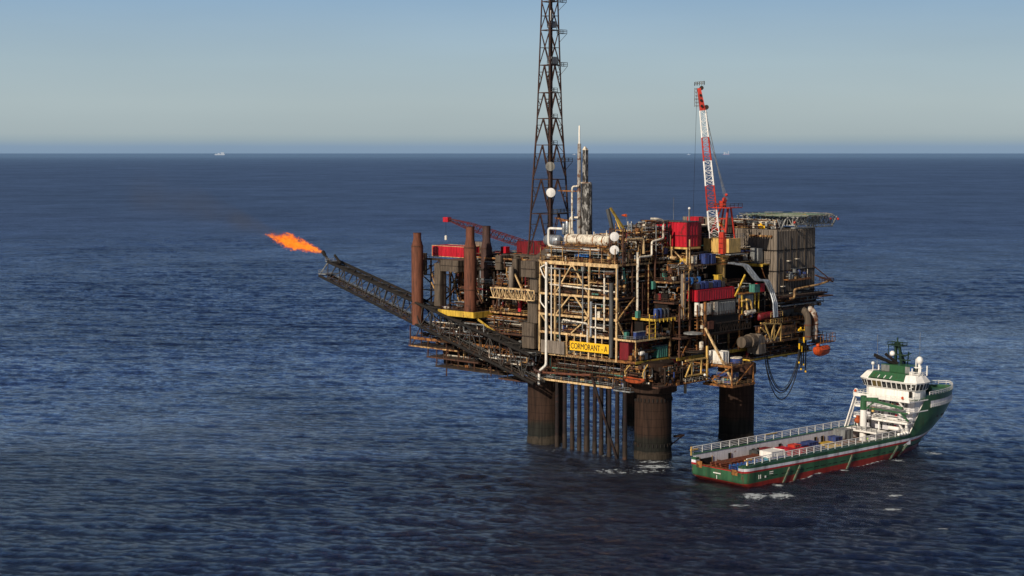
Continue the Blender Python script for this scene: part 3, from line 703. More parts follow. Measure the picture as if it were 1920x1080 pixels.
container('deck_container', 'dark red container beside the sooty stack under the crane boom', 14, 20, 66, 73.8, 61.8, 66.6, 'red_dark', None, 'red containers')
container('deck_container', 'dark red container at the right end of the rear pair', 14, 20, 58.4, 65.4, 62, 66.9, 'red_dark', None, 'red containers')
single('locker', MB().box(8, 10, 73.5, 76, 60.5, 64.8).box(7.95, 8, 73.8, 75.7, 61, 64.4), 'red', 'small bright red locker between two stacks', 'locker', (9, 75, 60.5))
T = Thing('support_frame', 'dark lattice frame behind the leftmost stack', 'frame', (-8, 94, 40))
g = MB()
for a in (-8, -3):
    g.truss((a, 100.5, 38), (a, 100.5, 60), (a, 90.5, 38), (a, 90.5, 60), 4, .35, .5)
g.bar((-8, 104, 60.3), (-8, 90, 60.3), .5)
T.part('lattice', g, 'dark')
T.part('brace', MB().bar((-8.2, 96, 58), (-8.2, 91, 47), .4).bar((-8.2, 93, 47), (-8.2, 89.5, 57), .3), 'cream')
T.part('rail', MB().rail([(-8, 104, 60.5), (-8, 90, 60.5)]).rail([(-8, 105, 53), (-8, 100, 53)]), 'brown')

# ---- flare boom
T = Thing('flare_boom', 'long dark lattice flare boom reaching out to the left of the platform', 'flare boom', (-12, 40, 24))
def bp(t, a, top):      # t 0 root, 1 tip
    B = 38 + (148.6 - 38) * t if not top else 40 + (143.5 - 40) * t
    zt = 31.0 + (57.3 - 31.0) * t; zb = 21.6 + (51.8 - 21.6) * t
    return Vector((a, B, zt if top else zb))
AO, AI = -15.5, -9.9
for a in (AO, AI):
    for top in (True, False):
        T.part('chord', MB().tube(bp(0, a, top), bp(1, a, top), .55, 8), 'black')
NB = 22
for a in (AO, AI):
    g = MB().truss(bp(0, a, False), bp(1, a, False), bp(0, a, True), bp(1, a, True), NB, .26); T.part('side_lattice', g, 'boom')
for top in (True, False):
    g = MB().truss(bp(0, AO, top), bp(1, AO, top), bp(0, AI, top), bp(1, AI, top), NB, .24); T.part('cross_lattice', g, 'boom' if top else 'black')
g = MB()
for k, (da, r_) in enumerate(((.9, .28), (1.7, .2), (2.4, .35), (3.4, .18), (4.4, .25))): g.tube(bp(.0, AO + da, True) + Vector((0, 0, -.5)), bp(.985, AO + da, True) + Vector((0, 0, -.5)), r_, 6)
T.part('flare_line', g, 'black')
g = MB()
for k, (da, r_) in enumerate(((1.2, .3), (3.0, .25))): g.tube(bp(0, AO + da, False) + Vector((0, 0, .5)), bp(.97, AO + da, False) + Vector((0, 0, .5)), r_, 6)
T.part('drain_line', g, 'dark')
g = MB(); n = 60
for i in range(n):
    p = bp(i / n, AO + 5, False); q = bp((i + 1) / n, AO + 5, False); u = Vector((0, 0, 1.15))
    g.bar(p + u, q + u, .1); g.bar(p, p + u, .1)
    p2 = p + Vector((-1.2, 0, 0)); q2 = q + Vector((-1.2, 0, 0)); g.bar(p2 + u, q2 + u, .1)
T.part('walkway_rail', g, 'grey')
g = MB(); p0, p1 = bp(0, AO + 4.4, False), bp(1, AO + 4.4, False)
g.hexa([p0 + Vector((-.6, 0, -.1)), p0 + Vector((.6, 0, -.1)), p0 + Vector((.6, 0, .05)), p0 + Vector((-.6, 0, .05))], [p1 + Vector((-.6, 0, -.1)), p1 + Vector((.6, 0, -.1)), p1 + Vector((.6, 0, .05)), p1 + Vector((-.6, 0, .05))])
T.part('walkway', g, 'black')
e = MB(); e.box(AO - .3, AI + .3, 144.5, 149, 52.4, 52.7); e.rail([(AO, 144.5, 52.7), (AO, 149, 52.7), (AI, 149, 52.7)], h=1.3)
e.bar((AO, 148.6, 52), (AO, 143, 57.4), .3); e.bar((AI, 148.6, 52), (AI, 143, 57.4), .3); e.box(AO, AI, 142.4, 145, 57.3, 57.5); e.rail([(AO, 140, 57.5), (AO, 145, 57.5)], h=1.2)
T.part('end_platform', e, 'grey')
T.part('flare_tip', MB().pipe([(-13, 138.5, 57.2), (-13, 143, 56.8), (-13, 146.2, 57.6), (-13, 149.0, 60.4)], .5, 10).lathe((-13, 148.0, 59.4), (0, .72, .70), [(0, .5), (.3, .72), (2.0, .72), (2.1, .5)], 12), 'black', smooth=True)
T.part('spare_tip', MB().tube((-13.4, 138.6, 56.8), (-13.4, 142.0, 59.8), .5, 10), 'black', smooth=True)
clutter(T, AO + .6, AI - .6, 41, 62, 27, 31.5, 60, 95, wts=(1, 5, 6, 6, 1, 2, 0, 0, 0, 2), r=(.1, .3), eq=.1)
clutter(T, AO + .6, AI - .6, 60, 90, 34, 40, 50, 96, wts=(1, 4, 6, 6, 1, 1, 0, 0, 0, 2), r=(.1, .25), eq=.1)
run('large rusty grey process pipe bending down at the root of the flare boom', [(-11.6, 55, 32), (-11.6, 47, 30.5), (-11.6, 42.2, 30), (-11.6, 41.6, 25.5), (-11.6, 38.5, 25)], .45, 'stack_dark', group='pipes at the flare boom root')
run('grey pipe dropping from the cellar deck below the boom root', [(-11.8, 58, 29.5), (-11.8, 49, 28), (-11.8, 44, 27.8)], .45, 'grey_dark', group='pipes at the flare boom root')
run('rust streaked pipe along the front edge of the spider deck', [(-10.4, 39, 24.8), (-10.4, 22, 25.6), (-10.4, 17.5, 26)], .38, 'stack', group='pipes at the flare boom root')

# ---- communications mast
T = Thing('lattice_mast', 'tall rust brown lattice communications mast rising out of the picture', 'mast', (12.4, 56.6, 62))
MC = (12.4, 56.6)
def hs(z):   # half side of the square mast
    zs = [(62, 5.35), (66.6, 5.0), (89, 4.05), (107.7, 3.1), (151.6, 1.92), (175, 1.6)]
    for (z0, w0), (z1, w1) in zip(zs, zs[1:]):
        if z <= z1: return w0 + (w1 - w0) * (z - z0) / (z1 - z0)
def mc(i, z): h = hs(z); sx, sy = ((-1, -1), (1, -1), (1, 1), (-1, 1))[i]; return Vector((MC[0] + sx * h, MC[1] + sy * h, z))
ML = [62, 76.9, 88.9, 100.8, 110, 118.9, 128.4, 140.4, 150.2, 160, 170]
for i in range(4):
    g = MB()
    for z0, z1 in ((62, 66.6), (66.6, 89), (89, 107.7), (107.7, 151.6), (151.6, 174)): g.bar(mc(i, z0), mc(i, z1), .46 if z0 < 100 else .36)
    T.part('leg', g, 'mast_brown')
for i in range(4):
    j = (i + 1) % 4; g = MB(); s_ = MB()
    for z0, z1 in zip(ML, ML[1:]):
        a, b, c, d = mc(i, z0), mc(j, z0), mc(i, z1), mc(j, z1); m_ = (c + d) / 2
        g.bar(c, d, .27)
        if z1 < 129:
            g.bar(m_, a, .27); g.bar(m_, b, .27)
            for t in (.25, .5, .75):
                l1 = a.lerp(c, t); d1 = a.lerp(m_, t); s_.bar(l1, d1, .16)
                l2 = b.lerp(d, t); d2 = b.lerp(m_, t); s_.bar(l2, d2, .16)
                if t < .7: s_.bar(a.lerp(c, t + .25), d1, .14); s_.bar(b.lerp(d, t + .25), d2, .14)
        else:
            g.bar(a, d, .22); g.bar(b, c, .22)
            mid = (a + b + c + d) / 4; s_.bar(mid, (a + c) / 2, .14); s_.bar(mid, (b + d) / 2, .14)
    T.part('face_bracing', g, 'mast_brown'); T.part('secondary_bracing', s_, 'dark', kind='stuff')
g = MB()
for k in range(5): g.tube((MC[0] - 1 + k * .5, MC[1] - .6, 62), (MC[0] - .6 + k * .3, MC[1] - .4, 172), .16, 6)
T.part('cable_ladder', g, 'dark')
def mbal(z, a0, a1, b0, b1):
    g = MB().box(a0, a1, b0, b1, z, z + .15); g.rail([(a0, b0, z), (a1, b0, z), (a1, b1, z), (a0, b1, z), (a0, b0, z)], h=1.3, w=.12)
    g.bar((a1, b0, z), (MC[0] + hs(z - 3), MC[1] - hs(z - 3), z - 3), .14); T.part('balcony', g, 'grey_dark')
for z in (150.0, 139.2, 128.0): mbal(z, MC[0] + 1.2, MC[0] + 4.4, MC[1] - hs(z) - 1.8, MC[1] - hs(z))
for z in (119.2, 110.2, 101): mbal(z, MC[0] - .8, MC[0] + 1.2, MC[1] - 2.6, MC[1] - 1)
mbal(95, MC[0] - 1, MC[0] + 6.5, MC[1] - 5, MC[1] - 3); mbal(77.2, MC[0] - 3, MC[0] + 6, MC[1] - 6.5, MC[1] - 3); mbal(141.2, 11, 13.5, 54.5, 56.5); mbal(128.6, 11, 14, 54.2, 56.5)
T.part('equipment_box', MB().box(11, 13.8, 54, 56, 128.8, 131.2).box(11, 13.6, 54.4, 56, 141.3, 143.4).box(11, 13, 54.6, 56, 150, 151.5), 'grey')
T.part('whip_aerial', MB().box(10.2, 10.5, 54.2, 54.5, 143.5, 147), 'white')
T.part('base_frame', MB().box(6.6, 18.2, 50.8, 62.4, 61.2, 62), 'brown')
dish('dish_antenna', 'upper dull grey round dish on the lattice mast', (mc(0, 93.4).x - .9, mc(0, 93.4).y - .9, 93.4), 1.62, 'net')
dish('dish_antenna', 'lower bright white round dish on the lattice mast', (mc(0, 84.4).x - .9, mc(0, 84.4).y - 1.1, 84.4), 1.62)

# ---- vent / derrick columns behind the white vessel
T = Thing('vent_column', 'thick peeling black and white clad column behind the white vessel', 'column', (12, 39.2, 66))
T.part('cladding', MB().lathe((12, 39.0, 66), (0, 0, 1), [(0, 2.0), (21.5, 1.85), (21.7, 1.6)], 14), 'peeling')
T.part('top_flange', MB().lathe((12, 39.4, 87.7), (0, 0, 1), [(0, 1.9), (.4, 1.9)], 14), 'white_rusty')
T = Thing('vent_column', 'slender white and rust column with a thin tip left of the peeling column', 'column', (11, 41.3, 66))
T.part('pipe', MB().lathe((11, 41.6, 66), (0, 0, 1), [(0, .75), (33, .66), (35.2, .62)], 12), 'vent_grey', smooth=True)
T.part('tip', MB().lathe((11, 41.6, 101.2), (0, 0, 1), [(0, .4), (1, .3), (6, .26), (6.2, .1)], 8), 'white', smooth=True)
T = Thing('vent_column', 'narrow grey clad upper column joined to the slender white one', 'column', (13, 40.6, 86))
T.part('cladding', MB().box(12, 13.4, 39.6, 41, 87, 99), 'peeling'); T.part('cap', MB().hexa([(11.9, 39.5, 99), (13.5, 39.5, 99), (13.5, 41.1, 99), (11.9, 41.1, 99)], [(12.4, 40, 99.8), (13, 40, 99.8), (13, 40.6, 100.3), (12.4, 40.6, 100.3)]), 'white_rusty')
run('white pipe climbing the side of the peeling column', [(8.5, 42.6, 69), (8.5, 42.6, 86.6), (10, 41, 86.8)], .35, 'white_rusty', group='pipes by the vent columns')
run('thick rusty white riser between the mast and the vent columns', [(9, 44, 66), (9, 44, 76), (10, 41, 76)], .4, 'white_rusty', group='pipes by the vent columns')
g = MB().box(8, 12, 44, 48, 74.6, 75); g.bar((8, 44, 75), (12.5, 54, 75.5), .4); g.bar((10.5, 42, 85), (12, 52, 85), .4)
single('tie_bridge', g, 'orange', 'rusty tie beams joining the mast to the vent columns', 'beam', (10, 46, 75))
single('cylinder_rack', MB().vessel((8.5, 44.8, 70), (8.5, 44.8, 75), .7, 10).vessel((8.4, 46.3, 70), (8.4, 46.3, 74), .6, 10), 'silver', 'pale gas bottles beside the foot of the vent columns', 'gas bottles', (8.5, 45, 70), smooth=True)

# ---- small cranes
T = Thing('pedestal_crane', 'dark red lattice boom crane lying low over the exhaust stacks', 'crane', (20, 66, 60))
CT, CR = Vector((20, 115, 73.0)), Vector((20, 66, 63.2))
g = MB()
def cb(t, i):
    w = .35 + .85 * min(1, (1 - t) * 4, .35 + t * 6); o = ((-w, -w), (w, -w), (w, w), (-w, w))[i]
    return CR.lerp(CT, t) + Vector((o[0], 0, o[1]))
for i in range(4):
    for k in range(12): g.bar(cb(k / 12, i), cb((k + 1) / 12, i), .26)
T.part('boom_chord', g, 'maroon')
g = MB(); n = 30
for k in range(n):
    for i in range(4): j = (i + 1) % 4; g.bar(cb(k / n, i if k % 2 else j), cb((k + 1) / n, j if k % 2 else i), .15)
T.part('boom_lacing', g, 'maroon')
T.part('boom_head', MB().box(19, 21, 114.4, 117, 72, 73.8), 'red')
T.part('hoist_rope', MB().bar((20, 116.4, 72), (20, 116.4, 66.5), .08), 'black')
T.part('hook', MB().vessel((20, 116.4, 66.9), (20, 116.4, 65), .5, 8), 'white')
T.part('machinery_house', MB().box(17, 23, 61, 67, 60, 63.4), 'red_dark')
T = Thing('knuckle_crane', 'folded yellow knuckle boom crane behind the white vessel', 'crane', (15, 27, 68))
T.part('main_boom', MB().bar((15, 24.2, 71.5), (15, 31, 79.4), .8, .6), 'olive')
T.part('folded_jib', MB().bar((14, 31.4, 79), (14, 28, 68.5), 1.1, .8), 'grey_dark')
T.part('ram', MB().tube((15, 25.4, 70), (15, 28.6, 75.8), .22, 8), 'yellow')
T.part('pedestal', MB().lathe((15, 24.2, 63), (0, 0, 1), [(0, 1), (7.5, .9), (9, 1.1)], 12), 'crane_yellow')
T = Thing('windsock', 'small orange windsock on a thin pole above the pipe deck', 'windsock', (30, 35, 66))
T.part('sock', MB().lathe((30, 36.4, 76.3), (.3, 1, -.02), [(0, .55), (2.4, .3)][::1], 10), 'signal_orange')
T.part('pole', MB().bar((30, 36, 62), (30, 36, 76.8), .12), 'grey')
T = Thing('whip_aerial', 'thin whip aerial on the roof beside the red container', 'aerial', (28, 16, 75)); T.part('rod', MB().bar((28, 14, 74.5), (28, 14, 83), .1), 'grey'); T.part('foot', MB().box(27.7, 28.3, 13.7, 14.3, 74, 74.5), 'grey')

# ---- drilling / laboratory block right of the process module
T = Thing('drilling_module', 'dark multi level wellhead module between the cream module and the pedestal crane', 'module', (30, 10, 32))
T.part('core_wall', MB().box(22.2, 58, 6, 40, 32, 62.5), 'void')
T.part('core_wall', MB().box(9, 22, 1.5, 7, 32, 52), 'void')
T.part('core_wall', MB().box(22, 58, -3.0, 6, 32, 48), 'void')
for (a0, a1, b0, b1, z, e) in ((8.5, 22, -1.5, 7, 49.5, 'brown'), (8.5, 24, -.5, 7, 56.2, 'cream'), (14, 60, -1, 6, 54.3, 'brown'), (20, 56, 1.0, 10, 61.0, 'cream'), (8.5, 40, -4.5, 3, 38.2, 'brown'), (8.5, 20, -3, 4, 44, 'brown')):
    deck(T, a0, a1, b0, b1, z, edge=e, th=.5, rail='brown')
clutter(T, 9, 22, -1, 5, 39, 49, 70, 101, wts=(3, 7, 7, 2, 1, 4, .4, .1, .4, .5), r=(.1, .28), eq=.3)
clutter(T, 9, 22, -1, 6, 50, 56, 60, 102, wts=(3, 6, 6, 3, 1, 3, .6, .3, .5, .8), r=(.1, .24), eq=.5)
clutter(T, 10, 30, 0, 7, 56.5, 62, 80, 103, wts=(5, 5, 5, 4, 2.5, 3, .8, 1.2, .5, 1.2), r=(.08, .2), eq=.6)
clutter(T, 9, 58, -3.4, 2, 32, 38, 120, 104, wts=(2, 7, 8, 2, .6, 4, .4, .1, .3, .4), r=(.1, .3), eq=.35)
clutter(T, 38, 60, -5, 2, 40, 54, 120, 105, wts=(4, 6, 7, 3, 1.4, 4, .6, .4, .3, .8), r=(.1, .28), eq=.4)
clutter(T, 20, 58, 2, 14, 61.2, 66, 120, 106, wts=(6, 4, 4, 5, 3, 3, .6, .5, .6, 1.2), r=(.08, .22), eq=.5)
clutter(T, 22, 58, 14, 36, 62.5, 73.5, 160, 107, wts=(5, 5, 5, 5, 2, 2, .3, .3, .5, 1), r=(.1, .24), eq=.6)
T.part('upper_block', MB().box(24, 52, 16, 34, 62.6, 71.5), 'void')
T.part('upper_roof', MB().box(24, 56, 14, 36, 72.6, 73), 'clad')
for a in (9, 14.5, 22, 28, 36, 44, 52): T.part('column', MB().box(a, a + .5, -3.6, -3.1, 31.7, 49), 'brown' if a % 4 else 'cream')
for a0, z0, a1, z1 in ((9, 49, 14, 44), (22, 38, 28, 32), (44, 38, 38, 32), (44, 50, 52, 42), (10, 32, 15, 38), (50, 32, 56, 38)):
    T.part('brace', MB().bar((a0, -3.5, z0), (a1, -3.5, z1), .4), 'orange')
# stair flights
g = MB()
for k in range(5):
    a = 9.5 + k * .2; g.bar((a + 1, -2.2, 49.6), (a + 6.5, -2.2, 56.2), .3)
T.part('stair_flight', g, 'grey_dark')
g = MB()
for z in np.arange(34, 47, 1.1): g.box(16.6, 18.8, -4.9, -3.8, z, z + .22)
for a in (16.5, 18.8): g.box(a, a + .3, -5, -4.7, 33, 48.5)
T.part('stair_tower', g, 'orange')
T = Thing('caged_duct', 'upright pale duct in a yellow ladder cage right of the cream module', 'duct', (12, -2.3, 44))
T.part('duct', MB().lathe((12, -2.6, 44.2), (0, 0, 1), [(0, .85), (14.6, .85)], 14), 'clad', smooth=True)
g = MB()
for z in np.arange(44.5, 60, 2.9): g.box(10.7, 13.3, -3.9, -3.7, z, z + .3)
for a in (10.6, 13.2): g.box(a, a + .25, -3.95, -3.7, 44, 60)
T.part('cage', g, 'cream')

# tall red container block on its frame
T = Thing('red_module', 'big square red clad cabin raised on a yellow frame above the pipe deck', 'cabin', (20, 8, 66))
T.part('wall', MB().box(20, 26.2, 2.2, 15.4, 67, 75.2).ribs(20, 26.2, 2.2, 15.4, 67.1, 75.1, 1.25, .09), 'red')
T.part('band', MB().box(19.82, 26.2, 2.0, 2.2, 70.6, 70.9).box(19.82, 20, 2.21, 15.5, 70.6, 70.9), 'red_dark')
g = MB()
for b in (2.1, 8.6, 15.3): g.box(19.8, 20, b - .12, b + .12, 67, 75.2)
T.part('seam', g, 'red_dark'); T.part('roof', MB().box(19.7, 26.5, 1.9, 15.7, 75.22, 75.5), 'grey_dark')
T.part('end_annex', MB().box(26.3, 28.5, 2.6, 12, 67, 75), 'red_dark')
T.part('base_frame', MB().box(19.6, 27, 1.8, 15.8, 66.3, 66.9), 'crane_yellow')
g = MB()
for b in (2.2, 8.5, 15): g.box(19.8, 20.2, b - .2, b + .2, 61.2, 66.3)
g.bar((20, 2.4, 61.5), (20, 8.3, 66.2), .3); g.bar((20, 8.7, 66.2), (20, 14.8, 61.5), .3); g.bar((20, 1, 61), (20, 1.0, 69.6), .35)
T.part('leg', g, 'cream_clean')
run('thick cream pipe under the red cabin', [(18, 13.6, 63.8), (18, 5, 63.2)], .6, 'cream_clean', group='pipes under the red cabin')
for i, (a, b, z, w, d, h, m_, l) in enumerate((
    (27, -.2, 61.2, 2.4, 2.4, 3.2, 'blue', 'navy tote box left of the crane pedestal'), (30.2, -.4, 61.2, 2.4, 2.4, 3.1, 'blue', 'second navy tote box nearer the crane pedestal'),
    (22.6, 1.2, 61.2, 1.8, 1.6, 2.8, 'white_rusty', 'pale cabinet left of the navy tote boxes'), (17, 9.4, 61.5, 2.2, 3, 5, 'blue', 'navy box beside the red cabin frame'),
    (20.2, 2.4, 61.2, 3.2, 2.8, 1.8, 'yellow', 'yellow skid under the red cabin frame'),
    (33.5, -.8, 54.5, 2.4, 2, 2.6, 'yellow', 'yellow box beside the crane pedestal foot'))):
    single('tote_box', MB().box(a, a + w, b, b + d, z, z + h).ribs(a, a + w, b, b + d, z, z + h, .8, .06).box(a - .08, a + w + .08, b - .08, b + d + .08, z + h, z + h + .12), m_, l, 'box', (a, b, z), 'boxes stored on the upper decks')
for i in range(5):
    a, b = 15.5 + i * 2.0, -.1 + (i % 2) * .3
    single('chemical_drum', MB().lathe((a, b, 54.4), (0, 0, 1), [(0, .85), (1.2, .9), (1.3, .85), (2.6, .88), (2.8, .5)], 12), 'blue_bright' if i not in (3,) else 'grey_dark',
        ['leftmost bright blue tank of the row above the red container', 'second bright blue tank of that row', 'middle bright blue tank of that row', 'grey tank between the blue ones of that row', 'rightmost bright blue tank of that row'][i], 'tank', (a, b, 54.4), 'blue tanks above the red container', smooth=True)
T = Thing('round_platform', 'pale ringed hatch platform between the blue tanks', 'platform', (25, -1.5, 53.5)); T.part('ring', MB().lathe((25, -.8, 54.5), (0, 0, 1), [(0, 2.6), (.5, 2.6), (.55, 2.3)], 20), 'cream'); T.part('rail', MB().rail([(22.8, -3, 55), (27.2, -3, 55)], h=1.2), 'grey')

# lower red container on the generator house
container('deck_container', 'long bright red container roofed flat above the generator house', 16.5, 37, -5, 1.5, 49.6, 53.3, 'red', 'red', 'red containers', period=1.3)
for i in range(7):
    a = 18 + i * 2.3
    single('tote_box', MB().box(a, a + 1.8, -3.6, -1.7, 53.4, 55.3 + (i % 3) * .25).ribs(a, a + 1.8, -3.6, -1.7, 53.5, 55.2, .5, .06), 'blue' if i % 3 else 'grey_dark',
        ['dark grey tote leftmost on the long red container', 'second tote, navy, on the long red container', 'third tote, navy, on the long red container', 'dark grey tote in the middle of the long red container', 'fifth tote, navy, on the long red container', 'sixth tote, navy, on the long red container', 'dark grey tote rightmost on the long red container'][i], 'tote box', (a, -2.6, 53.4), 'totes on the long red container')
T = Thing('generator_house', 'rusty generator house with pale louvres under the long red container', 'generator house', (26, -5, 38))
T.part('wall', MB().box(19, 37.5, -6.5, -.5, 38.6, 44.5), 'black')
g = MB().box(23.5, 36.5, -6.0, -4, 44.6, 49.2); T.part('louvre_bank', g, 'grey_dark')
g = MB()
for a in np.arange(26.5, 35.8, .95): g.box(a, a + .6, -6.25, -6.0, 44.9, 48.7)
T.part('louvre', g, 'grey')
T.part('cream_panel', MB().box(24, 26, -6.3, -6.0, 44.8, 49).box(18.4, 23, -5.8, -4, 45, 48.8), 'white_rusty')
T.part('edge_truss', MB().truss((19, -6.9, 39), (44, -6.9, 39), (19, -6.9, 42), (44, -6.9, 42), 16, .22, .4), 'dark')
T.part('handrail', MB().rail([(18.8, 0, 44.6), (18.8, -6.8, 44.6), (44, -6.8, 44.6)]), 'brown')
T.part('leg', MB().box(18.2, 18.9, -7, -6.3, 32, 49.5).box(37.5, 38, -6.8, -6.3, 32, 49.5), 'orange')
T.part('tank', MB().lathe((17.6, -4, 44.8), (0, 0, 1), [(0, .9), (4.4, .9)], 12), 'white')
T.part('cabinet', MB().box(19.5, 22.5, -7.3, -6.6, 40.4, 43), 'stack')
clutter(T, 18, 23, -6.6, -4, 33, 43.5, 45, 110, wts=(5, 7, 4, 2, 1, 6, .4, .2, .3, .4), r=(.1, .25), eq=.3)
clutter(T, 37, 46, -7, -3, 42.5, 48, 50, 111, wts=(6, 4, 4, 3, 4, 3, .4, .2, .3, .8), r=(.15, .3), eq=.5)
T.part('yellow_bend', MB().pipe([(38, -7.3, 48.6), (40.5, -7.3, 48.4), (41.3, -7.3, 45.5)], .4, 8).pipe([(40.6, -7.3, 48.8), (43.0, -7.3, 48.5), (43.8, -7.3, 45.5)], .4, 8), 'crane_yellow', smooth=True)
T.part('white_skid', MB().vessel((40, -7, 44.2), (46, -7, 44.6), .9, 10), 'white_rusty')

# laydown platform over the sea
T = Thing('laydown_platform', 'two level cantilevered laydown platform held by a slanting tie beside the right leg', 'platform', (24, -12, 23))
for z, b0 in ((23.0, -18.3), (29.4, -17.8)):
    deck(T, 18, 30.5, b0, -6.5, z, edge='orange', th=.7, rail='cream')
for a, b in ((18.2, -17.9), (30, -17.9), (18.2, -7.5), (30, -7.5)): T.part('column', MB().box(a - .2, a + .2, b - .2, b + .2, 22.6, 29.4), 'orange')
T.part('tie', MB().bar((18.2, -7, 41), (19.4, -18, 23.3), .62), 'cream_clean')
T.part('brace', MB().bar((18.2, -8, 23.2), (18.2, -17.5, 29), .35).bar((20, -18, 23), (29.6, -18, 29), .35).bar((18.2, -12, 23.2), (18.2, -8, 25.6), .35), 'orange')
clutter(T, 19, 30, -17, -8, 23.2, 26, 30, 112, wts=(4, 6, 3, 4, 2, 5, .6, .4, .2, .8), r=(.1, .25), eq=.7)
T.part('drum_winch', MB().lathe((19.5, -17, 24.2), (1, 0, 0), [(0, 1), (.2, 1), (.21, .6), (1.6, .6), (1.61, 1), (1.8, 1)], 14), 'clad')
container('tote_container', 'white half height container on the upper laydown level', 19, 22.4, -13.6, -8.0, 29.6, 33.6, 'white', 'ship_white')
container('tote_container', 'grey blue container on the lower laydown level', 20, 24, -16.5, -10.5, 23.2, 26.8, 'blue', 'grey')
T = Thing('round_tank', 'low round blue tank with pale lid on the upper laydown level', 'tank', (25, -15, 29.5))
T.part('shell', MB().lathe((25, -14.6, 29.6), (0, 0, 1), [(0, 2.0), (1.5, 2.0)], 20), 'blue', smooth=True); T.part('lid', MB().lathe((25, -14.6, 31.1), (0, 0, 1), [(0, 2.05), (.35, 2.0)], 20), 'white_rusty')

# yellow framed pipe balcony below the generator house
T = Thing('pipe_balcony', 'small yellow framed balcony low between the nearest leg and the laydown platform', 'platform', (12, -8, 25))
deck(T, 4.5, 17.5, -9.5, -2, 24.6, edge='orange', th=.4, rail='white_rusty')
deck(T, 8, 18, -9, -2, 26.8, edge='cream', th=.3, rail=False)
T.part('portal', MB().bar((4.6, -9.4, 26.6), (16, -9.4, 26.6), .45).bar((4.6, -9.4, 31.6), (16, -9.4, 31.6), .5).bar((8, -9.4, 31.5), (8, -9.4, 26.6), .4).bar((5, -9.4, 26.8), (8, -9.4, 31.4), .4).bar((13, -9.4, 26.6), (13, -9.4, 31.6), .45).bar((16, -9.5, 24.6), (16, -9.5, 35.5), .6), 'crane_yellow')
T.part('wall', MB().box(6, 17, -2, -1, 24.8, 31), 'red_dark')
clutter(T, 5, 17.5, -8.6, -3, 24.8, 31, 50, 113, wts=(4, 6, 3, 2, 2, 6, .4, .1, .6, .8), r=(.1, .22), eq=.5)
T.part('lamp', MB().blob((14.2, -10, 26.2), .45, 1, 0, 10), 'ship_white', smooth=True)
T = Thing('round_balcony', 'round railed inspection platform in the shade above the nearest leg', 'platform', (14, -6.5, 33)); T.part('floor', MB().lathe((14, -6, 33.4), (0, 0, 1), [(0, 3.4), (.35, 3.4)], 20), 'dark'); T.part('rail', MB().rail([(14 + 3.3 * math.cos(t), -6 + 3.3 * math.sin(t), 33.7) for t in np.linspace(0, 6.283, 13)], step=1), 'brown')
T.part('vessel', MB().vessel((15.5, -7.5, 33.8), (15.5, -7.5, 37), .7, 10), 'white_rusty'); T.part('canopy', MB().lathe((13, -6, 39.4), (0, 0, 1), [(0, 3.2), (.4, 3.1), (.9, .2)], 16), 'grey')
run('white zigzag overboard pipe in the shade beside the nearest leg', [(1, -2, 31), (3, -5.5, 29.5), (5, -6, 27.0), (7.5, -6.5, 26.4), (8, -6.8, 25.5), (8, -6.8, 20.5)], .5, 'clad', group='overboard pipes')  # white pipe in taupe, its shade put into the colour

# ---- main pedestal crane
T = Thing('pedestal_crane', 'tall pedestal crane with red and white lattice boom and yellow machinery house', 'crane', (38, 1.5, 45))
T.part('pedestal', MB().lathe((38, 1.5, 45), (0, 0, 1), [(0, 1.6), (9, 1.6), (9.2, 2.0), (10.6, 2.0), (10.8, 1.6), (15.5, 1.6), (18.6, 3.0), (19.6, 3.2)], 24), 'crane_yellow', smooth=True)
g = MB()
for z in (60.6, 61.6, 62.6, 63.4): g.lathe((38, 1.5, z), (0, 0, 1), [(0, 2.9), (.3, 2.9)], 20)
T.part('ring_step', g, 'orange')
T.part('machinery_house', MB().box(34.6, 41.4, -4.2, 6.2, 64.7, 69.4), 'crane_yellow')
T.part('side_seam', MB().box(34.5, 34.6, -1.2, -.9, 64.8, 69.3).box(34.5, 34.6, 3.0, 3.3, 64.8, 69.3), 'orange')
T.part('control_cab', MB().box(32.8, 34.5, -3.2, -1.3, 64.4, 71.6), 'crane_red')
g = MB()
for z in (66.2, 67.9, 69.6): g.box(32.7, 32.8, -3.1, -1.4, z, z + .18)
T.part('cab_band', g, 'red_dark')
T.part('walkway', MB().box(34, 42.2, -5.4, 7.2, 64.0, 64.3).rail([(34, 7.2, 69.4), (34, -5, 69.4), (42, -5, 69.4)], h=1.5, w=.12), 'grey')
g = MB()
FT = [(36.6, -2.4, 79.4), (36.6, 1.2, 79.4), (39.4, -2.4, 79.4), (39.4, 1.2, 79.4)]
for b0, b1 in ((-2.2, -2.0), (4.4, .9)):
    g.bar((35.2, b0, 69.4), (37, b1, 79.6), .6); g.bar((40.8, b0, 69.4), (38.6, b1, 79.6), .5)
for z, w in ((72.5, .35), (76, .35)):
    t = (z - 69.4) / 10.2; g.bar((35.2 + 1.8 * t, -2.2 + .2 * t, z), (35.2 + 1.8 * t, 4.4 - 3.5 * t, z), w)
g.bar((35.3, -2.2, 69.8), (36, 3.1, 73.5), .3); g.bar((36.2, 2.0, 75.8), (35.5, -2, 72), .3)
T.part('gantry', g, 'crane_red')
T.part('gantry_platform', MB().box(34, 41, -5, 3.6, 79.6, 79.9).box(36, 38, -.5, 1, 79.9, 82), 'crane_red')
T.part('gantry_rail', MB().rail([(34, 3.6, 79.9), (34, -5, 79.9), (41, -5, 79.9)], h=1.3, w=.12), 'brown')
T.part('sheave', MB().lathe((37, -.9, 82.3), (0, 1, 0), [(0, .9), (.7, .9)], 14).blob((36.6, -1.5, 84), .5, 2, .2, 8), 'crane_red')
BR, BT = Vector((34.2, 1.4, 69.6)), Vector((33.6, 6.4, 112.2))
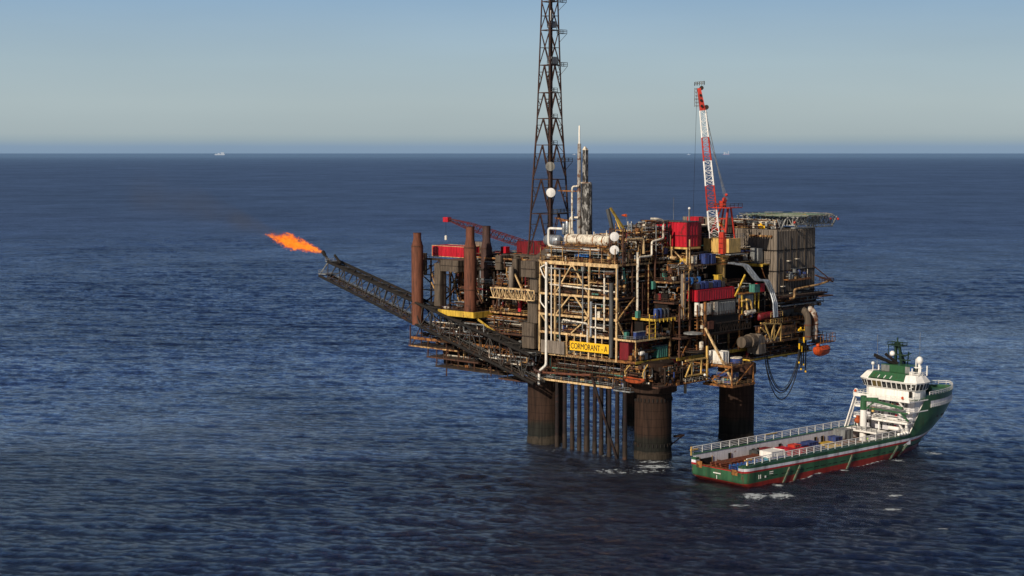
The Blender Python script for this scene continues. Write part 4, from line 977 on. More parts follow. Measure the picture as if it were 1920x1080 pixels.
ax_ = (BT - BR).normalized(); bx_ = ax_.cross(Vector((.72, -.69, 0)).normalized()).normalized(); by_ = ax_.cross(bx_)
def boom(t, i):
    w = 1.65 * (1 - .42 * t); d = 1.1 * (1 - .45 * max(0, t - .1)); s1, s2 = ((-1, -1), (1, -1), (1, 1), (-1, 1))[i]
    if t < .08: d *= .4 + .6 * t / .08
    return BR.lerp(BT, t) + bx_ * (0) + by_ * 0 + _bw * (s1 * w) + _bd * (s2 * d)
_bw = Vector((.69, -.72, 0)); _bw = (_bw - ax_ * _bw.dot(ax_)).normalized(); _bd = ax_.cross(_bw)
secs = [(0, .215, 'ship_white'), (.215, .41, 'crane_red'), (.41, .605, 'ship_white'), (.605, .79, 'crane_red'), (.79, 1.0, 'ship_white')]
for k, (t0, t1, m_) in enumerate(secs):
    g = MB(); l = MB(); n = 5
    for i in range(4): g.bar(boom(t0, i), boom((t0 + t1) / 2, i), .22); g.bar(boom((t0 + t1) / 2, i), boom(t1, i), .22)
    for q in range(n):
        ta, tb = t0 + (t1 - t0) * q / n, t0 + (t1 - t0) * (q + 1) / n
        for i in range(4):
            j = (i + 1) % 4; l.bar(boom(ta, i if q % 2 else j), boom(tb, j if q % 2 else i), .10); l.bar(boom(tb, i), boom(tb, j), .08)
    s_ = T.part('boom_section', g, m_); T.part('lacing', l, m_, parent=s_)
HT = BT + ax_ * 7.6
c0 = [boom(1, i) for i in range(4)]; c1 = [HT + _bw * s1 * .55 + _bd * s2 * .7 - _bw * .6 for s1, s2 in ((-1, -1), (1, -1), (1, 1), (-1, 1))]
T.part('boom_head', MB().hexa(c0, c1), 'crane_red')
g = MB()
for t in (.2, .45, .68):
    c = (BT.lerp(HT, t)) - _bd * (1.35 - .5 * t) - _bw * .3; c2 = BT.lerp(HT, t) + _bd * (1.35 - .5 * t) - _bw * .3; g.tube(c, c2, .42, 10)
T.part('lightening_hole', g, 'black')
T.part('head_sheave', MB().lathe(BT + _bw * 1.3 + ax_ * 1.0, _bd, [(-.6, .8), (.6, .8)], 12).lathe(HT + _bw * .3, _bd, [(-.5, .7), (.5, .7)], 12), 'dark')
g = MB(); cg = HT - _bw * 1.8 - ax_ * 3
for z in np.linspace(-2.6, 3.0, 6):
    p = cg + Vector((0, 0, z)); g.rail([p + Vector((-.8, 0, -.6)), p + Vector((.8, -.8, -.6))], h=.6, step=.5, w=.1)
for s_ in (-.8, .8): g.bar(cg + Vector((s_, -.4 - s_ * .5, -3)), cg + Vector((s_, -.4 - s_ * .5, 3.2)), .16)
p = HT + ax_ * 1.0; g.rail([p + _bw * 1.4, p - _bw * 1.8, p - _bw * 1.8 + _bd * 1.5, p + _bw * 1.4 + _bd * 1.5, p + _bw * 1.4], h=1.2, step=.8, w=.12); g.bar(cg + Vector((0, 0, 3)), HT, .2)
T.part('access_cage', g, 'grey')
g = MB()
for t0 in np.linspace(0, .98, 40): g.bar(boom(t0, 2) + _bw * .35, boom(min(1, t0 + .025), 2) + _bw * .35, .12); g.bar(boom(t0, 2) + _bw * .1, boom(t0, 2) + _bw * .7, .1)
T.part('boom_ladder', g, 'grey')
g = MB()
for k, (s1, t) in enumerate(((-.7, .80), (-.2, .80), (.3, .97), (.7, .97))):
    g.bar(Vector((37, -1.2 + s1, 82.4)), BR.lerp(BT, t) + _bw * 1.1 + _bd * s1, .085)
T.part('pendant_rope', g, 'grey')
T.part('hoist_rope', MB().bar(HT - _bw * 1.2, Vector((HT.x - 1.5, HT.y + 1.6, 74)), .07), 'black')
T.part('signal_board', MB().bar((36.6, 3.4, 80.9), (36.6, -1.4, 80.9), .5, .5), 'crane_red')
# ---- accommodation block
T = Thing('accommodation_block', 'large windowless grey brown clad accommodation block under the helideck', 'accommodation block', (71, 8, 42))
T.part('wall', MB().box(60, 84, -6, 26, 42.5, 71.6), 'clad')
T.part('cladding_rib', MB().ribs(60, 84, -6, 26, 42.6, 71.4, 1.0, .3), 'clad')
g = MB()
for z in (49.5, 57.0, 64.2): g.box(59.65, 60, -6.4, 26, z, z + .4); g.box(60.01, 84, -6.4, -6.0, z, z + .4)
T.part('floor_band', g, 'black')
T.part('corner_trim', MB().box(59.7, 60.3, -6.35, -5.7, 42.5, 71.65), 'clad')
g = MB()
for b in np.arange(-4.2, 5.2, 1.05): g.tube((59.7, b, 69.3), (58.9, b, 69.3), .42, 10)
T.part('vent_cowl', g, 'cream')
T.part('recess', MB().box(59.6, 59.95, -2.8, 6.5, 50.5, 59.3), 'black')
T.part('balcony', MB().box(55.3, 59.9, -3.6, 9.2, 59.5, 59.8).box(55.0, 55.3, -3.8, 9.2, 59.0, 59.9), 'yellow')
T.part('balcony_rail', MB().rail([(55.2, 9.2, 59.9), (55.2, -3.7, 59.9), (59.8, -3.7, 59.9)], h=1.4, w=.12), 'grey_dark')
T.part('strut', MB().bar((55.4, 2, 59), (59.6, 1.5, 51), .25).bar((55.4, -3, 59), (59.6, -3.4, 51), .25), 'cream')
g = MB()
for z0, z1, a in ((42.6, 62, 61.3), (49, 66, 64), (53, 69, 68), (45, 70, 72), (50, 71, 77)): g.box(a, a + .25, -6.45, -6.3, z0, z1)
T.part('downpipe', g, 'clad_dark')
T.part('side_balcony', MB().box(64, 78, -8.4, -6.2, 54.0, 54.3).box(64, 78, -8.6, -8.4, 53.7, 54.4), 'orange')
T.part('side_rail', MB().rail([(64, -8.5, 54.3), (78, -8.5, 54.3)], h=1.2, w=.1), 'grey_dark')
clutter(T, 64.5, 77, -8.2, -6.6, 54.4, 58, 26, 120, wts=(3, 2, 4, 6, 2, 1, 0, 1.4, 0, 1), r=(.08, .18), eq=.6)
g = MB()
for k, (a, z) in enumerate(((67, 49.2), (72, 49.2), (77, 50), (66, 60.5), (71, 61), (62.2, 51.8))): g.box(a, a + 1.7, -7.3, -6.3, z, z + .25)
T.part('lamp_shelf', g, 'white_rusty')
T.part('dark_doorway', MB().box(64, 80, -6.28, -6.05, 49.8, 53.6), 'black')
single('equipment_cabin', MB().box(56, 59, -1.2, 2.2, 59.9, 65.2).box(55.9, 56, -.9, .2, 60.3, 63).box(55.88, 55.98, .6, 1.8, 63.4, 64.6), 'grey', 'blue grey equipment cabin on the accommodation balcony', 'cabin', (57.5, .5, 59.9))
for i, b in enumerate((7.4, 4.9)): container('deck_container', ['left navy container on the accommodation balcony', 'right navy container on the accommodation balcony'][i], 56, 58.6, b - 1.1, b + 1.1, 59.9, 64.2, 'blue', None, 'navy containers on the balcony')

T = Thing('base_walkway', 'rust orange walkway with pipes around the foot of the accommodation block', 'walkway', (72, -9, 48))
deck(T, 56, 86, -10.2, -6.2, 48.9, edge='brown', th=.5, rail='dark')
T.part('orange_pipe', MB().pipe([(62, -10.6, 48), (64.5, -10.6, 48), (64.5, -10.6, 51), (80, -10.6, 51.8), (86, -10.6, 52.6)], .38, 8), 'cream', smooth=True)
T.part('corner_stage', MB().box(80, 87.5, -11.8, -6, 47.4, 47.8).rail([(80, -11.8, 52.5), (87.5, -11.8, 52.5), (87.5, -6, 52.5)], h=1.3, w=.14).bar((80, -9, 55), (87.4, -11.6, 52.4), .5).bar((79, -8.6, 58.5), (87, -11.6, 52.6), .3), 'brown')
clutter(T, 57, 86, -9.5, -6.5, 44, 48.5, 70, 121, wts=(1, 5, 12, 3, .4, 2, .1, .1, .1, .6), r=(.1, .28), eq=.3)
# shaded machinery below the accommodation
T = Thing('ventilation_module', 'dark ventilation module with large round fans below the accommodation block', 'module', (66, -4, 32))
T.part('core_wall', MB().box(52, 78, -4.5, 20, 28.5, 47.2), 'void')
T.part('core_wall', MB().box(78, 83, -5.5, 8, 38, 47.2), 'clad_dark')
g = MB()
for i, (a, z, r_) in enumerate(((62.5, 43, 2.0), (67, 43.2, 2.3), (71.5, 43.3, 2.6), (75.4, 43.3, 2.6))): g.lathe((a, -4.6, z), (0, -1, 0), [(0, r_), (1.6, r_), (2.2, r_ * .7)], 18)
T.part('fan_casing', g, 'grey_dark', smooth=True)
deck(T, 50, 84, -9.8, -4, 33.8, edge='orange', th=.5, rail='brown')
deck(T, 50, 76, -9.0, -4, 40.2, edge='brown', th=.4, rail='orange')
deck(T, 42, 80, -8.0, -3, 28.4, edge='yellow', th=.5, rail='brown')
clutter(T, 46, 78, -8.6, -4.6, 34, 40, 110, 122, wts=(4, 7, 5, 3, 1.6, 7, .1, .1, .4, .6), r=(.12, .3), eq=.35)
clutter(T, 44, 80, -7.4, -4.6, 28.5, 33, 80, 123, wts=(2, 6, 6, 4, .7, 4, .1, .1, .2, .5), r=(.12, .3), eq=.4)
clutter(T, 74, 83, -9.6, -5, 34, 39, 36, 124, wts=(4, 7, 3, 3, 3, 6, 0, 0, .4, .6), r=(.12, .3), eq=.35)
T.part('deck_girder', MB().box(44, 80, -4, 1, 26.8, 28.1), 'brown')
T.part('large_vessel', MB().vessel((47, -7.6, 42.4), (60, -7.6, 42.8), 1.3, 16), 'red_dark', smooth=True)
T = Thing('yellow_cage', 'yellow triangular braced cage platform right of the grey cable pipes', 'platform', (49, -10, 34))
deck(T, 43, 55.5, -11.5, -6.5, 34.2, edge='cream', th=.4, rail='white_rusty')
g = MB()
for p, q in (((43, 41), (55, 39.9)), ((55, 34), (55, 40)), ((45, 41), (49, 35)), ((49, 35), (51, 40.2)), ((51, 40.2), (51, 35)), ((55, 39), (51, 34.4)), ((43, 39.5), (46, 37.6))):
    g.bar((p[0], -11.6, p[1]), (q[0], -11.6, q[1]), .42)
for z in (40.2, 42.5): g.rail([(49, -11.6, z), (56, -11.6, z)], h=1.6, step=1.2, w=.16)
T.part('frame', g, 'crane_yellow')

for i, (a, w) in enumerate(((75.4, 1.25), (71.2, 1.2))):
    T = Thing('gooseneck_duct', ['outer white and rust gooseneck duct at the right edge of the platform', 'inner dark gooseneck duct at the right edge of the platform'][i], 'duct', (a, -9, 33), 'gooseneck ducts')
    T.part('bend', MB().pipe([(a, -5, 43.6), (a, -10.4, 43.4), (a, -12.0, 41), (a, -12.0, 33)], w, 16, bend=4.5), 'gooseneck' if i == 0 else 'clad_dark', smooth=True)
    T.part('band', MB().lathe((a, -12, 38), (0, 0, 1), [(0, w + .03), (.02, w + .15), (.4, w + .15), (.42, w + .03)], 16).lathe((a, -12, 34), (0, 0, 1), [(0, w + .03), (.02, w + .15), (.4, w + .15), (.42, w + .03)], 16), 'stack')
T = Thing('square_duct', 'brown clad elbow duct above the right leg', 'duct', (44, -9, 31))
T.part('barrel', MB().lathe((35, -9.4, 35.0), (1, 0, 0), [(0, 1.4), (.1, 1.9), (4, 1.9), (4.1, 2.4), (7, 2.4)], 18), 'clad_dark', smooth=True)
T.part('elbow', MB().hexa([(42, -11.6, 30.6), (46, -11.6, 30.6), (46, -7, 30.6), (42, -7, 30.6)], [(42, -11.6, 36.6), (43.6, -11.6, 37.2), (43.6, -7, 37.2), (42, -7, 36.6)]).hexa([(43.6, -11.6, 30.7), (46.4, -11.6, 30.7), (46.4, -7, 30.7), (43.6, -7, 30.7)], [(43.6, -11.6, 37.1), (45.8, -11.6, 36), (45.8, -7, 36), (43.6, -7, 37.1)]), 'clad')
for k in range(3):
    d = k * .95
    run(['left', 'middle', 'right'][k] + ' grey pipe of the three sweeping down in front of the accommodation block', [(36 + d, -3 - d * .3, 61.2), (40.5 + d, -6 - d * .3, 60.4), (44.5 + d, -8 - d * .3, 55.2), (48.5 + d, -9.2 - d * .2, 54.9), (51.6 + d, -9.6, 50.6), (50.6 + d, -11.4, 47.6), (50.6 + d, -11.8, 42.4)], .36, 'silver', 'pipe', 'three sweeping grey pipes')
single('locker', MB().box(45, 48.2, -7.6, -5.4, 51.0, 53.4).box(44.9, 48.3, -7.7, -5.3, 53.4, 53.6), 'teal', 'green locker behind the sweeping grey pipes', 'locker', (46.5, -6.5, 51))
single('locker', MB().box(48.6, 51, -7.6, -5.4, 51.0, 53.6).box(48.5, 51.1, -7.7, -5.3, 53.6, 53.8), 'red', 'red locker next to the green one behind the grey pipes', 'locker', (49.8, -6.5, 51))
T = Thing('service_cabin', 'grey panelled cabin with yellow posts below the green locker', 'cabin', (42, -6, 43)); T.part('wall', MB().box(38.5, 46, -6.6, -3.2, 44.6, 50.6), 'grey_dark'); T.part('panel', MB().box(41, 45.4, -6.75, -6.6, 45.2, 50.1), 'grey'); T.part('post', MB().box(46.1, 46.5, -7, -6.6, 44, 51).box(48.4, 48.8, -7, -6.6, 44, 51).box(38.6, 39.2, -7, -6.6, 44, 51), 'yellow')
T.part('floor', MB().box(38, 50.5, -7.4, -3, 50.7, 51).box(38, 50.5, -7.4, -3, 43.8, 44.1), 'orange')
T.part('stair', MB().bar((36.8, -5.4, 50), (42.5, -5.4, 57), .5), 'yellow')

# ---- helideck
T = Thing('helideck', 'green octagonal helideck on grey trusses above the accommodation block', 'helideck', (81, 4.5, 72))
HA, HB, HR, CU = 80.5, 4.0, 13.2, 6.0
oct_ = [(-HR + CU, -HR), (HR - CU, -HR), (HR, -HR + CU), (HR, HR - CU), (HR - CU, HR), (-HR + CU, HR), (-HR, HR - CU), (-HR, -HR + CU)]
def octp(k, z, o=0.): x, y = oct_[k % 8]; l = math.hypot(x, y); return (HA + x * (l + o) / l, HB + y * (l + o) / l, z)
g = MB(); g.add([octp(k, 75.95) for k in range(8)] + [octp(k, 76.2) for k in range(8)], [tuple(range(8))[::-1], tuple(range(8, 16))] + [(k, (k + 1) % 8, 8 + (k + 1) % 8, 8 + k) for k in range(8)])
T.part('landing_deck', g, 'helideck')
g = MB()
for r0, r1, mm in ((6.6, 7.3, 0),):
    n = 40
    for k in range(n):
        t0, t1 = 2 * math.pi * k / n, 2 * math.pi * (k + 1) / n
        g.add([(HA + r * math.cos(t), HB + r * math.sin(t), 76.215) for r, t in ((r0, t0), (r1, t0), (r1, t1), (r0, t1))], [(0, 1, 2, 3)])
T.part('aiming_circle', g, 'sign')
T.part('landing_letter', MB().box(HA - 1.8, HA - 1.2, HB - 2, HB + 2, 76.205, 76.22).box(HA + 1.2, HA + 1.8, HB - 2, HB + 2, 76.205, 76.22).box(HA - 1.19, HA + 1.19, HB - .3, HB + .3, 76.205, 76.22), 'ship_white')
g = MB()
for k in range(8):
    for t in np.linspace(0, 1, 5)[:-1]:
        p = Vector(octp(k, 75.9)).lerp(Vector(octp(k + 1, 75.9)), t); q = Vector(octp(k, 76.4, 1.7)).lerp(Vector(octp(k + 1, 76.4, 1.7)), t); g.bar(p, q, .16)
    g.bar(octp(k, 76.4, 1.7), octp(k + 1, 76.4, 1.7), .2); g.bar(octp(k, 76.1, .9), octp(k + 1, 76.1, .9), .1)
T.part('perimeter_net', g, 'net')
g = MB()
for b in (-8, -2, 4, 10, 16): g.truss((68.5, b, 73.0), (92.5, b, 73.0), (67.5, b, 75.75), (93.5, b, 75.75), 12, .2, .34)
for a in (69, 75, 81, 87, 92): g.truss((a, -8.4, 72.9), (a, 16.4, 72.9), (a, -8.9, 75.7), (a, 16.9, 75.7), 12, .2, .32)
for a, b in ((64, -5), (64, 3), (64, 11), (72, -5.6), (80, -5.6), (83, -5.6)): g.bar((a, b, 71.6), (a + 3, b, 75), .4); g.bar((a, b, 71.6), (a - 2, b, 75), .35)
T.part('support_truss', g, 'truss_grey')
T.part('access_walkway', MB().box(66, 90, -9.6, -7.8, 71.9, 72.3).rail([(66, -9.5, 72.3), (90, -9.5, 72.3)], h=1.4, w=.16).bar((90, -9, 72), (93.5, -9, 75.4), .5), 'grey')
T.part('fire_monitor', MB().blob((67.6, -8.2, 74), .45, 3, .2, 8).blob((91, -11, 74.6), .45, 5, .2, 8).blob((88, -9.8, 74.8), .35, 6, .2, 8), 'crane_red')
clutter(T, 60, 68, -5, 20, 71.8, 74.8, 110, 125, wts=(3, 2, 4, 8, 3, 1, .1, .2, .2, 2), r=(.08, .2), eq=.6)
T.part('yellow_cowl', MB().blob((61, 1.5, 72.8), .9, 4, .1, 10).box(60.6, 61.4, -1.6, 1.2, 72, 72.8).blob((44, 6, 73.6), .8, 4, .1, 10), 'sign')
clad_box('roof_house', 'beige roof house behind the crane boom', 'roof house', 54, 59, 12, 30, 70, 75.4, 'clad')
container('deck_container', 'small red container on the roof near the crane boom', 50, 53, 20, 25, 73.2, 75.6, 'red', None, 'red containers')
T = Thing('roof_mast', 'short white topped mast beside the red cabin roof', 'mast', (42, 18, 73)); T.part('post', MB().bar((42, 18, 73), (42, 18, 78.5), .4), 'grey'); T.part('lamp', MB().blob((42, 18, 78.9), .45, 3, 0, 8), 'ship_white')

# ---- lifeboats
def lifeboat(label, a, b, z, L, m_, group='lifeboats', along='A', cover=True, q=1.):
    T = Thing('lifeboat', label, 'lifeboat', (a, b, z), group)
    n = 14; hull = []; 
    def P_(t, w, h):
        w, h = w * q, h * q
        return (a + t, b + w, z + h) if along == 'A' else (a + w, b + t, z + h)
    prof = [(-1, .55), (-.95, .2), (-.6, -.7), (0, -1.0), (.6, -.7), (.95, .2), (1, .55)]
    top = [(.9, .9), (.62, 1.35), (0, 1.5), (-.62, 1.35), (-.9, .9)] if cover else [(.9, .5), (.6, .35), (0, .3), (-.6, .35), (-.9, .5)]
    vs = []; m = len(prof) + len(top)
    for i in range(n + 1):
        t = -1 + 2 * i / n; k = math.sqrt(max(.02, 1 - abs(t) ** 2.6)); kt = math.sqrt(max(.05, 1 - abs(t) ** 4)); lift = .35 * abs(t) ** 3
        for w, h in prof: vs.append(P_(t * L / 2, w * 1.35 * k, h * 1.1 * (k if h < 0 else 1) + lift))
        for w, h in top: vs.append(P_(t * L / 2, w * 1.35 * k, .6 + (h - .6) * 1.1 * kt + lift))
    fs = [(i * m + j, i * m + (j + 1) % m, (i + 1) * m + (j + 1) % m, (i + 1) * m + j) for i in range(n) for j in range(m)]
    fs += [tuple(range(m))[::-1], tuple(n * m + j for j in range(m))]
    T.part('hull', MB().add(vs, fs), m_, smooth=True)
    f = MB()
    for s in (-1, 1): f.bar(P_(-L * .42, s * 1.37, .55), P_(L * .42, s * 1.37, .55), .16)
    T.part('fender_rail', f, 'dark')
    if cover:
        T.part('helm_dome', MB().blob(P_(-L * .26, 0, 1.9), .8, 2, .02, 10, (1, 1, .8)), m_, smooth=True)
        w = MB()
        for t in (-.2, 0, .2): w.box(*(lambda p: (p[0] - .3, p[0] + .3, p[1] - .05, p[1] + .02, p[2], p[2] + .3))(P_(t * L, -1.22, 1.2)))
        T.part('window', w, 'glass')
    return T
lifeboat('enclosed orange lifeboat hanging at the right edge of the platform', 78.6, -13, 28.2, 9.6, 'signal_orange', q=1.35)
lifeboat('dull orange open lifeboat in the shade beside the nearest leg collar', -11.2, -1.2, 26.2, 8.4, 'boat_dim', along='B', cover=False)
T = Thing('lifeboat_davit', 'rusty davits and railed stage above the orange lifeboat', 'davit', (82, -11, 31))
T.part('stage', MB().box(77, 86.5, -13.5, -8, 31.2, 31.5).rail([(77, -13.5, 31.5), (86.5, -13.5, 31.5), (86.5, -8, 31.5)], h=2.8, w=.14), 'orange')
T.part('fall_wire', MB().bar((79.5, -13, 29.6), (79.5, -13, 31.3), .12).bar((84.5, -13, 29.6), (84.5, -13, 31.3), .12).bar((76, -8, 30), (79, -13, 31.3), .5), 'brown')
T.part('winch', MB().vessel((80, -10, 32.4), (83, -10, 32.4), .7, 10).box(77.4, 79, -11, -9.6, 31.5, 33.4), 'grey_dark')
T = Thing('lifeboat_davit', 'curved yellow davit arms holding the shaded lifeboat', 'davit', (-8, -1.5, 28))
T.part('arm', MB().pipe([(-11, 2.4, 27), (-11.4, 2.6, 28.8), (-8.5, 2.2, 31)], .18, 6).pipe([(-11, -4.8, 27), (-11.2, -4.6, 28.8), (-8.5, -4.4, 31.2)], .18, 6), 'crane_yellow')

# ---- hoses
def catenary(label, p, q, sag, r, name='hose', mat='rubber', group='black hoses looping under the deck'):
    p, q = Vector(p), Vector(q); pts = []
    for i in range(25):
        t = i / 24; x = p.lerp(q, t); x.z -= sag * (1 - (2 * t - 1) ** 2) ** .8; pts.append(x)
    single(name, MB().sweep(pts, r, 7), mat, label, 'hose', p, group, smooth=True)
catenary('outermost and lowest black hose loop under the right deck edge', (48.6, -9.6, 29), (68.5, -11, 29.5), 16.0, .17)
catenary('second black hose loop just inside the lowest one', (49.2, -9.2, 29), (68.0, -11, 30), 14.0, .17)
catenary('third black hose loop in the bundle', (49.8, -9.4, 29), (68.8, -11, 31), 13.6, .17)
catenary('highest black hose loop in the bundle', (50.4, -9.2, 30), (67.6, -10.8, 30), 13.0, .14)
for i, (a, z0, z1) in enumerate(((67.4, 34, 25), (68.8, 33, 22.5), (70.2, 36, 24), (71.6, 37, 21.4))):
    g = MB().mat(0).sweep([(a, -11, z0), (a + .1, -11, (z0 + z1) / 2), (a - .1, -11, z1)], .24, 7)
    g.mat(1); g.sweep([(a + .02, -11.02, z0 - 2), (a + .08, -11.02, z0 - 4)], .3, 7); g.sweep([(a, -11.02, z1 + .6), (a - .1, -11.02, z1)], .34, 7)
    single('bunkering_hose', g, ['rubber', 'sign'], ['left', 'second', 'third', 'rightmost and longest'][i] + ' hanging bunkering hose with yellow bands by the gooseneck ducts', 'hose', (a, -11, z0), 'hanging bunkering hoses')
g = MB()
for k in range(18): g.blob((66.5 + gg.uniform(0, 6), -10.8, 37 + gg.uniform(-.9, .9)), .35, k, .2, 6)
single('hose_saddle', g, 'sign', 'cluster of yellow hose couplings on the rack above the hanging hoses', 'hose rack', (69, -11, 37))

# ================================================================== THE SUPPLY SHIP
HB_ = 11.0
def ztop(s):
    if s < 81: return 6.6
    if s < 90.3: return 6.8 + (s - 81) / 9.3 * 11.9
    return 18.7 - .012 * (s - 90)
def hw(s, z):
    tip = np.interp(z, [-3, 0, 3, 6, 10, 14, 18.8], [100.5, 101.5, 104.5, 108.5, 114.5, 118.6, 119.4])
    sp = np.interp(z, [-3, 0, 3, 6, 10, 14, 18.8], [58, 63, 73, 82, 88, 91, 93])
    n = np.interp(z, [0, 6, 14], [1.7, 1.9, 2.2])
    if s >= tip: return 0.
    w = HB_ if s <= sp else HB_ * (1 - ((s - sp) / (tip - sp)) ** n) ** .82
    return w
def ship_hull_mat():
    m, nt, b, out = new_mat('supply_ship_hull_paint'); N, L = nt.nodes.new, nt.links.new
    tc = N('ShaderNodeTexCoord'); sp = N('ShaderNodeSeparateXYZ'); L(tc.outputs['Object'], sp.inputs[0])
    def mth(op, a, b_, c=None):
        n = N('ShaderNodeMath'); n.operation = op
        for i, x in enumerate((a, b_, c)):
            if x is None: continue
            if isinstance(x, (int, float)): n.inputs[i].default_value = x
            else: L(x, n.inputs[i])
        return n.outputs[0]
    s_, z_ = sp.outputs[0], sp.outputs[2]
    sweep = mth('MULTIPLY', mth('POWER', mth('MAXIMUM', mth('SUBTRACT', s_, 88.), 0.), 1.6), .0285)
    t = mth('SUBTRACT', mth('SUBTRACT', z_, 4.65), sweep)
    t = mth('SUBTRACT', t, mth('MULTIPLY', mth('POWER', mth('MULTIPLY', mth('SUBTRACT', s_, 50.), .02), 2.), .45))
    wl = mth('MAXIMUM', mth('MULTIPLY_ADD', mth('MAXIMUM', mth('SUBTRACT', s_, 88.), 0.), -.03, .82), .25)
    white = mth('MULTIPLY', mth('GREATER_THAN', t, 0.), mth('LESS_THAN', t, wl))
    red = mth('MULTIPLY', mth('GREATER_THAN', t, -.55), mth('LESS_THAN', t, 0.))
    low = mth('LESS_THAN', mth('SUBTRACT', z_, mth('MULTIPLY', s_, .008)), 1.35)
    n1 = N('ShaderNodeTexNoise'); n1.inputs['Scale'].default_value = .35; n1.inputs['Detail'].default_value = 7
    mp = N('ShaderNodeMapping'); mp.inputs['Scale'].default_value = (1, 1, .25); L(tc.outputs['Object'], mp.inputs[0]); L(mp.outputs[0], n1.inputs['Vector'])
    def mix(f, a, b_):
        x = N('ShaderNodeMix'); x.data_type = 'RGBA'
        L(f, x.inputs[0])
        for i, c in ((6, a), (7, b_)):
            if isinstance(c, tuple): x.inputs[i].default_value = (*c, 1)
            else: L(c, x.inputs[i])
        return x.outputs[2]
    c = mix(low, (.032, .098, .046), (.24, .022, .014))
    c = mix(red, c, (.34, .012, .016)); c = mix(white, c, (.62, .62, .66))
    mr = N('ShaderNodeMapRange'); mr.inputs[1].default_value = .35; mr.inputs[2].default_value = .8; mr.inputs[3].default_value = 1.2; mr.inputs[4].default_value = .3; L(n1.outputs['Fac'], mr.inputs[0])
    m2 = N('ShaderNodeMapping'); m2.inputs['Scale'].default_value = (1.3, 1.3, .18); L(tc.outputs['Object'], m2.inputs[0])
    n2 = N('ShaderNodeTexNoise'); n2.inputs['Scale'].default_value = .8; n2.inputs['Detail'].default_value = 6; L(m2.outputs[0], n2.inputs['Vector'])
    rs = N('ShaderNodeMapRange'); rs.inputs[1].default_value = .60; rs.inputs[2].default_value = .72; rs.inputs[4].default_value = .55; L(n2.outputs['Fac'], rs.inputs[0])
    c = mix(rs.outputs[0], c, (.12, .05, .03))
    mu = N('ShaderNodeMix'); mu.data_type = 'RGBA'; mu.blend_type = 'MULTIPLY'; mu.inputs[0].default_value = 1; L(c, mu.inputs[6]); L(mr.outputs[0], mu.inputs[7])
    L(mu.outputs[2], b.inputs['Base Color']); b.inputs['Roughness'].default_value = .32; b.inputs['Specular IOR Level'].default_value = .4
    bp = N('ShaderNodeBump'); bp.inputs['Strength'].default_value = .25; bp.inputs['Distance'].default_value = .15; L(n1.outputs['Fac'], bp.inputs['Height']); L(bp.outputs[0], b.inputs['Normal'])
    return m
M['hull'] = ship_hull_mat()
T = Thing('supply_ship', 'green and white offshore supply ship with red boot topping lying beside the right leg', 'supply ship', (0, 0, 0), frame=SHIP)
# hull skin
SS_ = [0, .6, 1.4, 2.4, 4] + list(np.linspace(7, 57, 18)) + list(np.linspace(60, 80.5, 14)) + list(np.linspace(81, 90.3, 11)) + list(np.linspace(91.5, 119.5, 34))
NZ = 16; vs, fs = [], []
g = MB()
for side in (-1, 1):
    o = len(vs)
    for s in SS_:
        zt = ztop(s)
        for k in range(NZ + 1):
            z = -3 + (zt + 3) * k / NZ
            # follow the raked stem: clamp s to the stem line at this height
            tip = float(np.interp(z, [-3, 0, 3, 6, 10, 14, 18.8], [100.5, 101.5, 104.5, 108.5, 114.5, 118.6, 119.4]))
            se = min(s, tip); w = hw(se, z)
            if s < 2.4: w -= 1.6 * (1 - math.sqrt(max(0, 1 - (1 - s / 2.4) ** 2)))
            ss = se
            if z < 1.4 and s < 6: ss = se + (1.4 - z) * 1.6 * (1 - s / 6)
            if z < 1.4 and s < 12: w -= (1.4 - z) * .35 * (1 - s / 12)
            vs.append((ss, 11 + side * w, z))
    n = NZ + 1
    for i in range(len(SS_) - 1):
        for k in range(NZ):
            q = (o + i * n + k, o + (i + 1) * n + k, o + (i + 1) * n + k + 1, o + i * n + k + 1); fs.append(q if side < 0 else q[::-1])
g.add(vs, fs); m_ = len(SS_) * (NZ + 1); tr = []
for k in range(NZ): tr.append((k + 1, k, m_ + k, m_ + k + 1))
# transom only up to 4.9 m between the corner posts
zk = [-3 + 9.6 * k / NZ for k in range(NZ + 1)]
g.add([], []); 
g.f += [t for k, t in enumerate(tr) if zk[k + 1] < 5.1]; g.m += [0] * len([1 for k, t in enumerate(tr) if zk[k + 1] < 5.1])
hull = T.part('hull', g, 'hull', smooth=True)
g = MB().box(.02, 1.7, .9, 2.6, 4.4, 6.6).box(.02, 1.7, 19.4, 21.1, 4.4, 6.6); T.part('stern_post', g, 'hull')
g = MB().box(.1, 80, 1.2, 20.8, 2.6, 3.5); T.part('cargo_deck', g, 'ship_deck')
g = MB().box(.1, 3.4, 2.6, 19.4, 3.5, 4.3); T.part('stern_roller_deck', g, 'orange')
